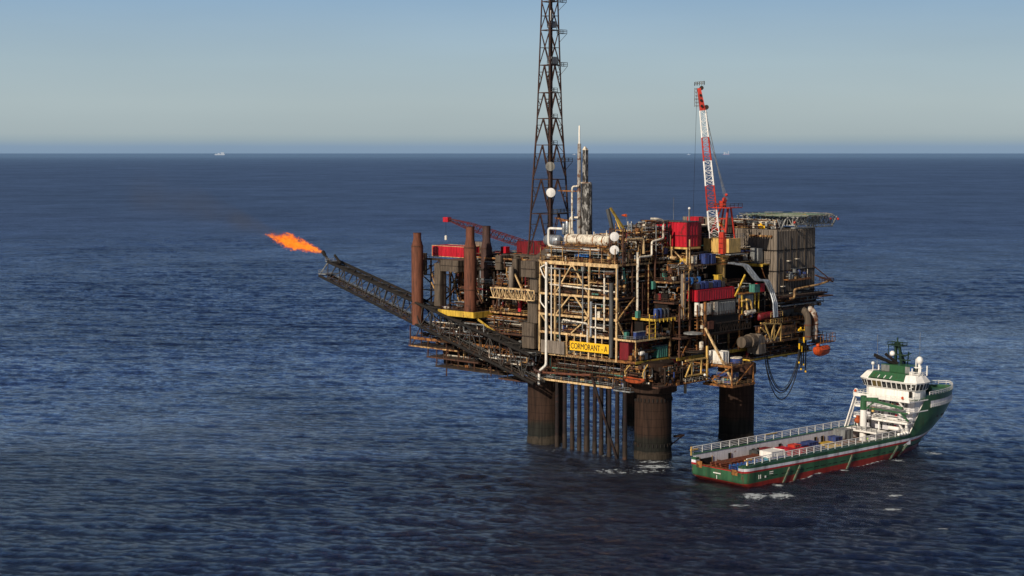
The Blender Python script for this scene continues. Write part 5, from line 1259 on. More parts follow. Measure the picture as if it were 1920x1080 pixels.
# side bulkheads with walkway on top
for side, (p0, p1) in enumerate(((.05, 1.5), (20.5, 21.95))):
    zt_ = 7.3 if side else 6.7
    T.part('side_bulkhead', MB().box(1.4, 82, p0 + .1, p1, 3.5, zt_), 'ship_wall')
    T.part('bulkhead_top', MB().box(.4, 81.2, p0, p1 + .05, zt_, zt_ + .15), 'green_ship')
g = MB()
for s in (3.2, 16, 27, 29.4, 40, 58, 61.5): g.box(s, s + (5.2 if s < 5 else 1.1), 20.4, 20.5, 3.6, 5.9 if s > 5 else 5.7)
T.part('bulkhead_opening', g, 'black')
g = MB()
for s in (3.0, 8.5): g.box(s, s + .22, 20.35, 20.5, 3.5, 6.1)
for s in (16, 27, 29.4, 40, 58, 61.5): g.box(s + 1.1, s + 1.25, 20.36, 20.5, 3.6, 6.0)
T.part('opening_frame', g, 'cream')
for p, h in ((.35, 1.0), (21.6, 1.0)):
    for z0 in (0,):
        g = MB(); n = 20 if p > 5 else 24
        L_ = 79.5; bz = 7.35 if p > 5 else 6.75
        for hh in (2.1, 1.6, 1.1, .6): g.bar((1.2, p, bz + hh), (1.2 + L_, p, bz + hh), .19 if hh > 2 else .12)
        for i in range(n): s = 1.2 + L_ * i / (n - 1); g.bar((s, p, bz), (s, p, bz + 2.15), .22)
        T.part('cargo_rail', g, 'ship_white')
T.part('stern_fairlead', MB().box(.2, 3.2, 21.3, 21.9, 8.4, 8.8).bar((.5, 21.6, 6.9), (.5, 21.6, 9.6), .35), 'crane_yellow'); T.part('stern_fairlead', MB().box(.3, 3.4, .1, .6, 8.3, 8.6).bar((1.5, .3, 6.9), (1.5, .3, 8.5), .3), 'crane_yellow')
T.part('gate_rail', MB().box(35, 40.5, 21.45, 21.75, 9.1, 9.4), 'yellow')
T.part('roller_frame', MB().box(-.05, .3, 2.8, 5.2, 3.6, 5.2).box(-.1, .1, 16.8, 19, 3.9, 5.9), 'orange')
g = MB()
for s0, s1 in ((17.3, 20.2), (22.2, 25.2), (48, 50.8), (71, 74.6), (76.2, 79.4)):
    g.bar((s0, -.12 + 11 - hw(s0, 0), -.4), (s1, -.2, 3.9), .42, .6)
T.part('side_fender', g, 'fender')
g = MB()
gg2 = random.Random(5); s = 8
while s < 100:
    l = gg2.uniform(1.5, 3.2); p = 11 - hw(s + l / 2, 2.6) - .05
    g.box(s, s + l, p, p + .1, 2.45, 2.62); s += l + gg2.uniform(.6, 1.8)
T.part('freeing_slot', g, 'black')
g = MB()
for k in range(7): g.box(-.06, .02, 9.4 + k * .42, 9.7 + k * .42, 3.1, 3.4)
g.box(-.06, .02, 10.8, 10.95, 1.5, 2.6)
for k in range(4): g.box(11.2 + k * .42, 11.5 + k * .42, -.08, 0.02, 3.6 - .0, 3.85); g.box(11.2 + k * .42, 11.5 + k * .42, -.08, .02, 3.1, 3.25)
g.box(9.0, 9.5, -.08, .02, 2.3, 2.9); g.box(7.0, 7.15, -.08, .02, 2.3, 3.5); g.box(6.2, 6.35, -.08, .02, 2.3, 3.5)
T.part('hull_lettering', g, 'ship_white')
g = MB()
for k in range(6): s = 104.4 + k * .6; g.box(s, s + .4, 11 - hw(s + .2, 9.6) - .12, 11 - hw(s + .2, 9.6) + .2, 9.5, 9.75)
T.part('hull_lettering', g, 'ship_white')
g = MB()
for s in (97.5, 101.5, 103.4): g.box(s, s + .6, 11 - hw(s, 10.8) - .12, 11 - hw(s, 10.8) + .2, 10.6, 11.3)
T.part('porthole', g, 'grey_dark')
# bow gallery and foredeck
lo, hi = [], []
g = MB()
ss = list(np.linspace(92.5, 116.5, 20))
for s0, s1 in zip(ss, ss[1:]):
    g.add([(s0, 11 - hw(s0, 14.6) - .07, 14.6), (s1, 11 - hw(s1, 14.6) - .07, 14.6), (s1, 11 - hw(s1, 16.7) - .07, 16.7), (s0, 11 - hw(s0, 16.7) - .07, 16.7)], [(0, 1, 2, 3)])
T.part('bow_gallery', g, 'ship_grey')
g = MB()
for s0, s1 in zip(ss, ss[1:]):
    for z in (14.9, 15.6):
        g.bar((s0, 11 - hw(s0, z) - .25, z), (s1, 11 - hw(s1, z) - .25, z), .16)
    g.bar((s0, 11 - hw(s0, 14.6) - .25, 14.5), (s0, 11 - hw(s0, 15.6) - .25, 15.7), .16)
T.part('gallery_rail', g, 'ship_white')
g = MB(); ps = [(s, 11 - hw(s, 17.9) + .15) for s in np.linspace(84, 119, 26)]
top = [(s, p, 17.6) for s, p in ps] + [(s, 22 - p, 17.6) for s, p in ps[::-1]]
g.add(top, [tuple(range(len(top)))]); T.part('foredeck', g, 'green_ship')
g = MB()
rp = [(s, 11 - hw(s, 18.6) + .1, 18.5) for s in np.linspace(92, 118.8, 16)] + [(s, 11 + hw(s, 18.6) - .1, 18.5) for s in np.linspace(118.8, 92, 16)]
g.rail([(x, y, z) for x, y, z in rp], h=1.2, step=3, w=.17); T.part('bow_rail', g, 'ship_white')
T.part('windlass', MB().lathe((104, 8, 18.6), (0, 1, 0), [(0, .9), (.3, .9), (.31, .5), (5, .5), (5.01, .9), (5.4, .9)], 12).box(102, 106, 9, 12, 17.6, 18.4), 'green_ship')

# superstructure tiers
TI = [(83.0, 6.85, 10.2), (83.6, 10.4, 13.8), (84.2, 14.0, 17.3)]
for i, (s, z0, z1) in enumerate(TI):
    T.part('deckhouse', MB().box(s, 89 if i else 86, .6, 21.4, z0, z1), 'ship_white' if i == 3 else 'ship_grey')
for i, (z, s0) in enumerate(((10.3, 80.2), (13.9, 80.8), (17.4, 80.6))):
    p0 = -.1 if i else .3
    T.part('tier_deck', MB().box(s0, 91 if i else 87, p0, 22.1 - p0, z - .3, z + .05), 'ship_white')
    T.part('tier_bulwark', MB().box(s0, s0 + .15, p0, 22.1 - p0, z + .051, z + (.9 if i == 2 else .35)), 'ship_white')
    T.part('tier_rail', MB().rail([(90, 22.1 - p0, z), (s0, 22.1 - p0, z), (s0, p0, z), (s0 + 5, p0, z)], h=1.35, w=.15), 'ship_white')
g = MB()
for s0, s1, z0, z1 in ((81.2, 84.4, 6.9, 10.2), (84, 87, 10.2, 13.9), (86.6, 89.6, 13.9, 17.4)): g.bar((s0 + .2, .4, z0), (s1 + .2, .4, z1), .22)
T.part('side_flare_edge', g, 'ship_white')
g = MB()
for s, z0, z1 in TI:
    for p in (3.2, 7.5, 12, 16.5): g.box(s - .08, s, p, p + .95, z0 + .4, z0 + 2.5)
T.part('deckhouse_door', g, 'grey')
g = MB()
for s, z0, z1 in TI:
    for p in (4.6, 8.6, 9.6, 13.6, 17.8): g.box(s - .08, s, p, p + .6, z0 + 1.5, z0 + 2.2)
T.part('deckhouse_porthole', g, 'glass')
g = MB()
for s, z0, z1 in TI: g.box(s - .3, s, 6.6, 7.3, z0 + 1.1, z0 + 2.0)
g.box(81.5, 82.1, 18, 18.8, 8, 9); T.part('fire_box', g, 'red')
g = MB()
for s, z, b0, b1 in ((81.9, 14.95, 4.2, 7.8), (82.2, 11.2, 11, 15.5), (82.2, 11.2, 5.5, 9.5), (82, 7.8, 4.5, 9)):
    g.vessel((s, b0, z), (s, b1, z), .75, 10)
T.part('liferaft_canister', g, 'ship_white', smooth=True)
g = MB()
for k in range(4): g.vessel((74.5 + k * 1.5, -.2, 7.6), (75.7 + k * 1.5, -.2, 7.6), .5, 8)
T.part('liferaft_canister', g, 'ship_white', smooth=True)
g = MB()
for z0 in (6.9, 10.4, 14.0):
    g.bar((81.2, 4.6, z0 + 3.3), (81.2, 1.8, z0 + .2), .55, .3); 
T.part('stair', g, 'ship_white')
T.part('tier_pillar', MB().tube((81, 1.2, 6.9), (81, 1.2, 10.2), .45, 10).tube((81, 20.6, 6.9), (81, 20.6, 10.2), .35, 8).tube((81, 12, 6.9), (81, 12, 10.2), .25, 8), 'ship_white')
# wheelhouse: outward leaning windows, angled wings
WZ0, WZ1, RZ = 17.45, 23.4, 25.4
def ring(z, o):
    return [(83.6 - o, 3.2, z), (83.6 - o, 18.8, z), (84.8 - o * .8, 21.4 + o, z), (87.6, 22.2 + o, z), (91.5, 21.6 + o, z), (95 + o, 17, z), (95 + o, 5, z), (91.5, .4 - o, z), (87.6, -.2 - o, z), (84.8 - o * .8, .6 - o, z)]
def loft(rings):
    g = MB(); n = len(rings[0]); vs = [v for r in rings for v in r]; fs = []
    for i in range(len(rings) - 1):
        for j in range(n): fs.append((i * n + j, i * n + (j + 1) % n, (i + 1) * n + (j + 1) % n, (i + 1) * n + j))
    fs += [tuple(range(n)), tuple((len(rings) - 1) * n + j for j in range(n))[::-1]]
    return g.add(vs, [f[::-1] for f in fs])
wh = T.part('wheelhouse', loft([ring(WZ0, -.9), ring(20.2, -.9), ring(20.6, -.2), ring(22.9, .55), ring(23.2, .8)]), 'ship_white')
R0, R1 = ring(20.75, -.17), ring(22.75, .5)
g, g2 = MB(), MB()
def pane(gm, j, t0, t1, off=.05):
    a0, a1 = Vector(R0[j]), Vector(R0[(j + 1) % 10]); b0, b1 = Vector(R1[j]), Vector(R1[(j + 1) % 10])
    nn = (a1 - a0).cross(b0 - a0).normalized(); c = Vector((89, 11, 21.5))
    if nn.dot(a0 - c) < 0: nn = -nn
    nn *= off; gm.add([a0.lerp(a1, t0) + nn, a0.lerp(a1, t1) + nn, b0.lerp(b1, t1) + nn, b0.lerp(b1, t0) + nn], [(0, 1, 2, 3)])
for k in range(8):
    t0, t1 = (k + .08) / 8, (k + .92) / 8
    pane(g2 if k in (5, 6) else g, 0, t0, t1)
for j in (1, 2, 3, 7, 8, 9): 
    for k in range(2): pane(g, j, (k + .1) / 2, (k + .9) / 2)
for j in (4, 5, 6):
    for k in range(4): pane(g, j, (k + .08) / 4, (k + .92) / 4)
T.part('window', g, 'glass', parent=wh); T.part('window', g2, 'glass_amber', parent=wh)
T.part('wing_roof', loft([ring(23.21, .8), ring(23.35, .7), [(x + (89 - x) * .30, y + (11 - y) * .13, RZ) for x, y, z in ring(0, .6)]]), 'ship_white')
T.part('roof_panel', MB().hexa([(82.9, 3.9, 23.36), (88, 3.9, 23.4), (88, 18, 23.4), (82.9, 18, 23.36)], [(82.8, 3.9, 23.6), (84.5, 4.6, 25.75), (84.5, 17.2, 25.75), (82.8, 18, 23.6)]).box(84.51, 92, 4.6, 17.2, 25.0, 25.74), 'green_ship')
g = MB()
for p in (9.2, 11.6, 14): g.bar((82.6, p, 24.0), (84.6, p, 25.2), .25)
T.part('searchlight_bar', g, 'ship_white')
T.part('awning', MB().box(82.7, 83.4, 9.4, 17, 23.55, 23.75), 'black')
T.part('wing_door', MB().box(84.6, 84.7, 1.9, 3.1, 18.2, 20.2), 'black')
T.part('funnel_house', MB().box(87, 93, 4.6, 15.9, 25.2, 28.0), 'green_ship')
T.part('side_vent', MB().box(86.9, 87, 12.5, 15.8, 25.7, 27.8).box(86.9, 87, 4.4, 6.3, 25.5, 27.9), 'grey')
T.part('exhaust_pipe', MB().tube((90, 13, 27.9), (85.2, 17.5, 31.0), .55, 10).tube((90, 12, 27.9), (84.4, 16, 30.5), .55, 10).tube((90, 11.4, 28.2), (86.6, 14.0, 31.5), .5, 10), 'black', smooth=True)
g = MB()
for p in (10.2, 12.6): g.bar((90.4, p, 28), (89.6, 11.4 + (p - 11.4) * .5, 35.2), .75)
g.bar((94, 11.4, 28), (90, 11.4, 34), .6); g.box(88.4, 91, 8.6, 14.4, 34.2, 34.5); g.bar((89.8, 8.4, 31.2), (89.8, 14.4, 31.2), .45); g.bar((90, 6.5, 29.6), (90, 11, 29.6), .4)
g.bar((89.6, 11.4, 34.4), (89.6, 11.4, 37), .35); g.bar((89.2, 9, 35.5), (89.2, 13.6, 35.5), .35, .3); g.rail([(88.4, 14.4, 34.4), (88.4, 8.6, 34.4), (91, 8.6, 34.4)], h=1.1, w=.15); g.bar((88.6, 14.2, 31), (88.6, 14.2, 34.2), .2)
g.bar((90, 11.4, 29.8), (94, 9, 31.5), .35); g.bar((92, 9, 28), (90, 7.2, 32.5), .35)
T.part('signal_mast', g, 'green_dark')
T.part('satellite_dome', MB().blob((89.4, 13.2, 31.4), .95, 1, 0, 12), 'ship_white', smooth=True)
g = MB().blob((89, 2.2, 30.2), 1.15, 1, 0, 14, (1, 1, 1.15)); g.tube((89, 2.2, 25.3), (89, 2.2, 29.3), .4, 8); T.part('satellite_dome', g, 'ship_white', smooth=True)
T.part('satellite_dome', MB().blob((87, 19.2, 27.8), .6, 1, 0, 10).tube((87, 19.2, 25), (87, 19.2, 27.4), .15, 6), 'ship_white', smooth=True)
g = MB()
for s, p, h in ((90, 4.2, 30.4), (88, 1, 28.6), (90, 3.2, 29.2), (91, .6, 28.4), (87, 3.6, 27.6), (88.5, 17.8, 26.8), (89.4, 18.6, 27.2)): g.bar((s, p, 25.2), (s, p, h), .3)
g.rail([(86.5, 4.2, 25.2), (86.5, .8, 25.2), (91, .8, 25.2)], h=1.2, w=.16); g.box(86.8, 88, 3.4, 4.2, 25.3, 26.5); g.bar((88.5, .8, 27.8), (88.5, 4.2, 27.8), .3)
T.part('roof_fittings', g, 'ship_white')
T.part('whip_aerial', MB().bar((89, 2.2, 31), (89, 2.2, 39.5), .1).bar((87.4, 17.8, 26), (87.4, 17.8, 37.5), .1), 'grey')
T.part('blue_locker', MB().box(87, 88, 3.6, 4.4, 26.6, 28), 'blue_bright')
g = MB().blob((81.2, 21.6, 18.9), .75, 1, 0, 10).blob((81, 3.2, 15), .5, 1, 0, 8); T.part('lifebuoy_station', g, 'ship_white')
g = MB()
for s, p, z in ((80.4, 21.2, 19), (80.4, 2.6, 15.2), (80.3, 2.4, 18.6)): g.lathe((s, p, z), (-1, 0, 0), [(0, .2), (.02, .48), (.2, .48), (.22, .2)], 10)
T.part('lifebuoy', g, 'signal_orange')
# crane bridge, A-frame support, deck crane
T.part('cross_walkway', MB().box(75, 80, 17, 21.6, 6.9, 7.3).box(74.2, 80, 8, 18, 6.6, 7.1), 'ship_white')
T.part('walkway_rail', MB().rail([(74.3, 18, 7.1), (74.3, 8, 7.1)], h=1.3, w=.15), 'grey')
T.part('inclined_ladder', MB().bar((75.0, 21.4, 7), (80.6, 21.8, 17), .35).bar((76.6, 21.4, 7), (81.6, 21.8, 16), .35).truss((75, 21.4, 7), (80.6, 21.8, 17), (76.6, 21.4, 7), (81.6, 21.8, 16), 9, .18), 'ship_white')
cr = T.part('crane_column', MB().lathe((76, 14.6, 3.5), (0, 0, 1), [(0, 1.15), (10.3, 1.05)], 16), 'ship_white', smooth=True)
T.part('crane_head', MB().lathe((76, 14.6, 13.8), (0, 0, 1), [(0, 1.1), (4.6, 1.0), (4.7, .6)], 14).bar((75.8, 14.2, 17.3), (77, 9.6, 17.6), 1.0, 1.2), 'green_ship', smooth=False)
T.part('crane_jib', MB().bar((76.2, 13.5, 17.5), (78.2, .8, 15.6), .7, .8).bar((76, 13.6, 14.6), (78.4, -1.0, 14.0), .45, .5).bar((76, 13, 14.8), (76.4, 10.4, 17), .35), 'green_ship')
T.part('crane_tip', MB().box(77.8, 78.5, 4.5, 5.4, 15.6, 16.6).box(76.6, 77.2, 11, 11.8, 13.4, 14.8), 'crane_yellow')
T.part('provision_hoist', MB().bar((78.5, 1.5, 14), (78.6, -1.2, 11.5), .5), 'green_ship')
T.part('work_gear', MB().box(76, 79, 4, 7, 3.5, 5.6).box(77, 80, 10, 12.4, 3.5, 6).vessel((78, 16, 5), (80, 18, 5), .6, 8), 'ship_grey')
single('rescue_boat', MB().blob((79, 18.8, 9.4), 1.5, 2, .08, 12, (1.2, .8, .7)).box(78.4, 79.6, 18.3, 19.3, 10.1, 11.0), 'boat_dim', 'small orange rescue boat stowed beside the green deck crane', 'rescue boat', (79, 18.8, 8), frame=SHIP, smooth=True)

# people on the cargo deck walkway: two crew in bright vests
def person(label, s, p, z, face, vest):
    T = Thing('person', label, 'person', (s, p, z), 'crew on the supply ship', SHIP, 0)
    def ch(g, pts, rs): g.sweep([(s + a, p + b, z + c) for a, b, c in pts], rs, 8)
    g = MB()
    ch(g, [(0, 0, .78), (0, 0, .95), (0, 0, 1.2), (0, 0, 1.42), (0, 0, 1.5), (0, 0, 1.58), (0, 0, 1.68), (0, 0, 1.78), (0, 0, 1.82)], [.15, .17, .17, .19, .1, .065, .10, .10, .03])
    for k in (-1, 1):
        ch(g, [(0, k * .09, .9), (.03, k * .11, .5), (0, k * .12, .1), (0, k * .12, .02)], [.1, .075, .055, .06]); ch(g, [(.0, k * .12, .05), (-.2, k * .13, .03)], [.05, .04])
        ch(g, [(0, k * .19, 1.42), (0, k * .27, 1.15), (-.12 * k, k * .26, .9), (-.16 * k, k * .26, .78)], [.07, .055, .045, .03])
    T.part('body', g, 'clad', smooth=True)
    v = MB(); ch(v, [(0, 0, .86), (0, 0, 1.1), (0, 0, 1.40), (0, 0, 1.49)], [.2, .21, .23, .13]); T.part('vest', v, vest, smooth=True)
    h = MB(); ch(h, [(0, 0, 1.74), (0, 0, 1.80), (0, 0, 1.87)], [.13, .12, .03]); T.part('helmet', h, 'ship_white', smooth=True)
M['hivis'] = paint('hivis_yellow', (.45, .72, .06), 0, dirt=.05)
person('crew member in yellow green vest beside the crane column on the ship deck', 74.5, 11.6, 3.5, 0, 'hivis')
person('crew member in yellow green vest nearest the starboard rail on the ship deck', 75.5, 7.2, 3.5, 0, 'hivis')

# deck cargo
def cargo(name, label, s0, s1, p0, p1, z0, z1, mat, trim=None, cat='container'):
    return container(name, label, s0, s1, p0, p1, z0, z1, mat, trim, 'cargo on the ship deck', SHIP, .9, cat)
D0 = 3.5
T = Thing('drill_pipe_bundle', 'long bundle of rust red drill pipes on the port side of the ship deck', 'pipe bundle', (16, 15.5, D0), 'cargo on the ship deck', SHIP)
g = MB()
for r_ in range(3):
    for k in range(9 - r_): g.tube((4 + (k % 3) * .7, 12.6 + k * .62 + r_ * .3, D0 + .35 + r_ * .52), (29 + (k * 7 % 4), 12.6 + k * .62 + r_ * .3, D0 + .35 + r_ * .52), .26, 6)
T.part('pipe', g, 'rust_pipe', kind='stuff'); T.part('strap', MB().box(8, 8.3, 12.1, 18, D0, D0 + 1.8).box(24, 24.3, 12.1, 18, D0, D0 + 1.8), 'brown')
T = Thing('pipe_rack', 'blue cradle of tubulars on the stern deck', 'pipe rack', (10, 8, D0), 'cargo on the ship deck', SHIP)
g = MB()
for k in range(9): s = 3.6 + k * 1.75; g.box(s, s + .35, 5.4, 6.0, D0, D0 + 2); g.box(s, s + .35, 8.8, 9.3, D0, D0 + 1.9); g.box(s, s + .3, 5.4, 9.3, D0 + 1.95, D0 + 2.1)
T.part('cradle', g, 'blue_bright')
g = MB()
for r_ in range(3):
    for k in range(5): g.tube((3, 6.2 + k * .55, D0 + .4 + r_ * .5), (18, 6.2 + k * .55, D0 + .4 + r_ * .5), .22, 6)
T.part('pipe', g, 'blue', kind='stuff')
T = Thing('pipe_rack', 'shorter blue half height basket nearest the stern roller', 'pipe rack', (7, 4, D0), 'cargo on the ship deck', SHIP)
g = MB()
for k in range(7): s = 4.4 + k * 1.6; g.box(s, s + .8, 2.8, 3.1, D0, D0 + 1.5); g.box(s, s + .3, 3.1, 4.8, D0 + 1.2, D0 + 1.4)
g.box(4.2, 15.4, 3.1, 4.9, D0, D0 + .7); T.part('basket', g, 'blue')
WT = cargo('cargo_container', 'white and teal striped container on the ship deck', 23.5, 30, 9.6, 14.4, D0, D0 + 3.2, 'ship_white', 'ship_white')
WT.part('stripe', MB().box(23.4, 23.5, 9.6, 14.4, D0, D0 + 1.3).add([], []), 'cyan'); WT.part('stripe', MB().box(23.5, 30, 9.5, 9.6, D0, D0 + 1.3), 'cyan')
cargo('cargo_container', 'grey topped navy container in front of the white and teal one', 21.5, 29, 5.0, 9.2, D0, D0 + 1.9, 'blue', 'grey')
for i, a in enumerate(((31, 34, 8.2, 11, 3.4, 'red', 'tall red tank frame right of the white container'), (34.4, 37.2, 6.8, 9.6, 3.3, 'red', 'red cube container second from the white one'), (31, 34.5, 11.6, 14.6, 3.2, 'red', 'red container behind the tall red tank frame'), (36.5, 39.5, 11, 14, 3.6, 'crane_red', 'highest red container in the middle of the ship deck'), (28, 31, 15.6, 18.4, 2.9, 'red_dark', 'dark red container against the port bulkhead'), (38.2, 41, 7.5, 10, 3.1, 'red_dark', 'dull red container beside the navy baskets'), (31.5, 34, 3.4, 5.8, 1.9, 'red', 'small red basket near the starboard rail'),
        (39, 45, 12.5, 16.5, 2.7, 'blue', 'navy basket behind the red containers'), (42, 47.5, 8, 11.4, 2.5, 'blue', 'navy basket amidships beside the yellow skids'), (36, 41.5, 3.2, 6.0, 2.3, 'blue', 'navy basket near the starboard rail'), (45.8, 50.4, 12.8, 16.4, 3.0, 'blue', 'navy container with grey lid behind the yellow skids'), (42.5, 47, 3.8, 6.8, 2.2, 'grey_dark', 'dark open basket near the starboard rail'), (24, 27, 15.9, 19, 2.6, 'grey_dark', 'dark basket against the port bulkhead'),
        (49, 55, 6.4, 10.4, 2.0, 'yellow', 'larger yellow skid amidships'), (51.5, 57, 11, 14.4, 2.2, 'yellow', 'yellow skid behind the larger one'), (56, 58.6, 3.6, 6, 1.7, 'crane_yellow', 'small yellow basket by the starboard rail'), (59, 66, 10, 14, 1.6, 'ship_deck', 'low brown crate stack forward of the yellow skids'), (63, 66.8, 15.6, 19, 2.4, 'blue', 'blue open container forward against the port bulkhead'), (66.5, 71, 14.8, 19.4, 4.4, 'grey', 'tall grey container beneath the crane walkway'), (60, 64, 4, 7.6, 1.5, 'grey_dark', 'low dark crate forward near the starboard rail'))):
    s0, s1, p0, p1, h, m_, l = a; cargo('cargo_container', l, s0, s1, p0, p1, D0, D0 + h, m_)

# ---- distant ships
def far_ship(label, x, y, L, mat, tower):
    F = Frame(x, y, 0); T = Thing('distant_ship', label, 'ship', (0, 0, 0), 'ships on the horizon', F)
    T.part('hull', MB().hexa([(-L * .46, -20, 0), (L * .44, -20, 0), (L * .44, 20, 0), (-L * .46, 20, 0)], [(-L * .5, -20, L * .09), (L * .5, -20, L * .11), (L * .5, 20, L * .11), (-L * .5, 20, L * .09)]), mat[0])
    g = MB()
    for a, b, h in tower: g.box(a * L, b * L, -18, 18, L * .09, L * h)
    T.part('superstructure', g, mat[1])
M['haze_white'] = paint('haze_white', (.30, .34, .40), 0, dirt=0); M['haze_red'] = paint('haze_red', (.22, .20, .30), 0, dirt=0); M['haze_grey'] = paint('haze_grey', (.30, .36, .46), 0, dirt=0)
far_ship('far white ship on the horizon left of the platform', (414 - 960) / 3000 * 76000, 76000, 500, ('haze_white', 'haze_white'), ((-.2, 0, .2), (.1, .42, .26), (-.4, -.3, .14)))
far_ship('far red and white production ship on the horizon beside the crane boom', (1360 - 960) / 3000 * 90000, 90000, 380, ('haze_red', 'haze_white'), ((-.35, -.1, .42), (0, .1, .3), (.3, .4, .55), (.15, .2, .3)))
far_ship('tiny pale boat on the horizon just left of the crane boom', (1290 - 960) / 3000 * 90000, 90000, 200, ('haze_grey', 'haze_grey'), ((-.1, .1, .3),))
far_ship('tiny pale boat on the horizon between the mast and the vent column', (1076 - 960) / 3000 * 90000, 90000, 200, ('haze_white', 'haze_white'), ((-.1, .2, .3),))

# ================================================================== FLAME AND SMOKE
def vol_math(nt):
    def mth(op, a, b_, c=None):
        q = nt.nodes.new('ShaderNodeMath'); q.operation = op
        for i, x in enumerate((a, b_, c)):
            if x is None: continue
            if isinstance(x, (int, float)): q.inputs[i].default_value = x
            else: nt.links.new(x, q.inputs[i])
        return q.outputs[0]
    return mth
F0, F1 = Vector((-13, 149.4, 60.6)), Vector((-13, 184.5, 66.2))
FL = (F1 - F0).length
def flame_w(x):      # half width of the flame along its length
    return float(np.interp(x / FL, [0, .08, .25, .45, .62, .78, .9, 1], [.5, .95, 1.9, 2.8, 3.2, 2.6, 2.0, 1.2]))
def flame_mat():
    m = bpy.data.materials.new('flame'); m.use_nodes = True; nt = m.node_tree; nt.nodes.clear(); N, L = nt.nodes.new, nt.links.new
    mth = vol_math(nt); out = N('ShaderNodeOutputMaterial'); tc = N('ShaderNodeTexCoord')
    sp = N('ShaderNodeSeparateXYZ'); L(tc.outputs['Object'], sp.inputs[0]); x, y, z = sp.outputs
    mp = N('ShaderNodeMapping'); mp.inputs['Scale'].default_value = (.62, 1, 1); L(tc.outputs['Object'], mp.inputs[0])
    n = N('ShaderNodeTexNoise'); n.inputs['Scale'].default_value = .62; n.inputs['Detail'].default_value = 5; n.inputs['Roughness'].default_value = .62; n.inputs['Distortion'].default_value = 1.6; L(mp.outputs[0], n.inputs['Vector'])
    wr = N('ShaderNodeValToRGB'); e = wr.color_ramp.elements; wp = [(0, .5), (.08, .95), (.25, 1.8), (.45, 2.6), (.62, 2.9), (.78, 2.3), (.9, 1.7), (1, .9)]
    e[0].position = 0; e[0].color = (wp[0][1] / 3,) * 3 + (1,); e[1].position = 1; e[1].color = (wp[-1][1] / 3,) * 3 + (1,)
    for p, w in wp[1:-1]: q = e.new(p); q.color = (w / 3,) * 3 + (1,)
    L(mth('DIVIDE', x, FL), wr.inputs[0]); w = mth('MULTIPLY', wr.outputs[0], 3.)
    rad = mth('POWER', mth('ADD', mth('MULTIPLY', y, y), mth('MULTIPLY', z, z)), .5)
    rr = mth('DIVIDE', rad, w)
    late = mth('MULTIPLY', mth('MAXIMUM', mth('SUBTRACT', mth('DIVIDE', x, FL), .62), 0.), .55)
    f = mth('SUBTRACT', mth('SUBTRACT', mth('MULTIPLY_ADD', n.outputs['Fac'], 1.9, -.45), mth('MULTIPLY_ADD', rr, .42, .16)), mth('MULTIPLY', late, 1.5))
    k = mth('MAXIMUM', mth('MINIMUM', mth('MULTIPLY', f, 4.5), 1.), 0.)
    cr = N('ShaderNodeValToRGB'); e = cr.color_ramp.elements; e[0].position = 0; e[0].color = (.75, .035, .003, 1); e[1].position = .9; e[1].color = (1., .33, .03, 1)
    q = e.new(.5); q.color = (1., .13, .008, 1); L(k, cr.inputs[0])
    em = N('ShaderNodeEmission'); L(cr.outputs[0], em.inputs[0]); L(mth('MULTIPLY', mth('POWER', k, 1.1), 1.15), em.inputs[1])
    ab = N('ShaderNodeVolumeAbsorption'); ab.inputs[0].default_value = (.25, .1, .05, 1); L(mth('MULTIPLY', k, 1.1), ab.inputs['Density'])
    ad = N('ShaderNodeAddShader'); L(em.outputs[0], ad.inputs[0]); L(ab.outputs[0], ad.inputs[1]); L(ad.outputs[0], out.inputs['Volume'])
    try: m.cycles.volume_step_rate = .25
    except Exception: pass
    return m
M['flame'] = flame_mat()
g = MB().lathe((0, 0, 0), (1, 0, 0), [(t * FL, flame_w(t * FL) * 1.15) for t in np.linspace(0, 1, 16)], 16)
o = mesh_obj('flare_flame', g, 'flame'); A0, A1 = RIG.M @ F0, RIG.M @ F1
o.matrix_world = Matrix.Translation(A0) @ (A1 - A0).to_track_quat('X', 'Z').to_matrix().to_4x4(); tag(o, 'bright orange flame blowing left from the flare tip', 'flame')

def smoke_mat():
    m = bpy.data.materials.new('thin_smoke'); m.use_nodes = True; nt = m.node_tree; nt.nodes.clear(); N, L = nt.nodes.new, nt.links.new
    out = N('ShaderNodeOutputMaterial'); v = N('ShaderNodeVolumePrincipled'); tc = N('ShaderNodeTexCoord')
    mp = N('ShaderNodeMapping'); mp.inputs['Scale'].default_value = (1.4, .55, 1.4); L(tc.outputs['Object'], mp.inputs[0])
    n = N('ShaderNodeTexNoise'); n.inputs['Scale'].default_value = .055; n.inputs['Detail'].default_value = 4; L(mp.outputs[0], n.inputs['Vector'])
    # plume runs along local +X, widening; density falls off from the axis
    sp = N('ShaderNodeSeparateXYZ'); L(tc.outputs['Object'], sp.inputs[0])
    def mth(op, a, b_, c=None):
        q = N('ShaderNodeMath'); q.operation = op
        for i, x in enumerate((a, b_, c)):
            if x is None: continue
            if isinstance(x, (int, float)): q.inputs[i].default_value = x
            else: L(x, q.inputs[i])
        return q.outputs[0]
    x, y, z = sp.outputs
    rad = mth('POWER', mth('ADD', mth('MULTIPLY', y, y), mth('MULTIPLY', z, z)), .5)
    w = mth('MULTIPLY_ADD', x, .155, 2.2)
    f = mth('SUBTRACT', 1., mth('DIVIDE', rad, w)); f = mth('MAXIMUM', f, 0.)
    nn = mth('MAXIMUM', mth('MULTIPLY_ADD', n.outputs['Fac'], 3.2, -1.1), 0.)
    fall = mth('DIVIDE', 2.9, mth('ADD', 10., x)); fade = mth('MAXIMUM', mth('MULTIPLY_ADD', x, -1 / 150., 1.), 0.)
    d = mth('MULTIPLY', mth('MULTIPLY', mth('MULTIPLY', f, nn), fall), fade)
    L(d, v.inputs['Density']); v.inputs['Color'].default_value = (.30, .30, .32, 1); v.inputs['Anisotropy'].default_value = .2
    L(v.outputs[0], out.inputs['Volume']); return m
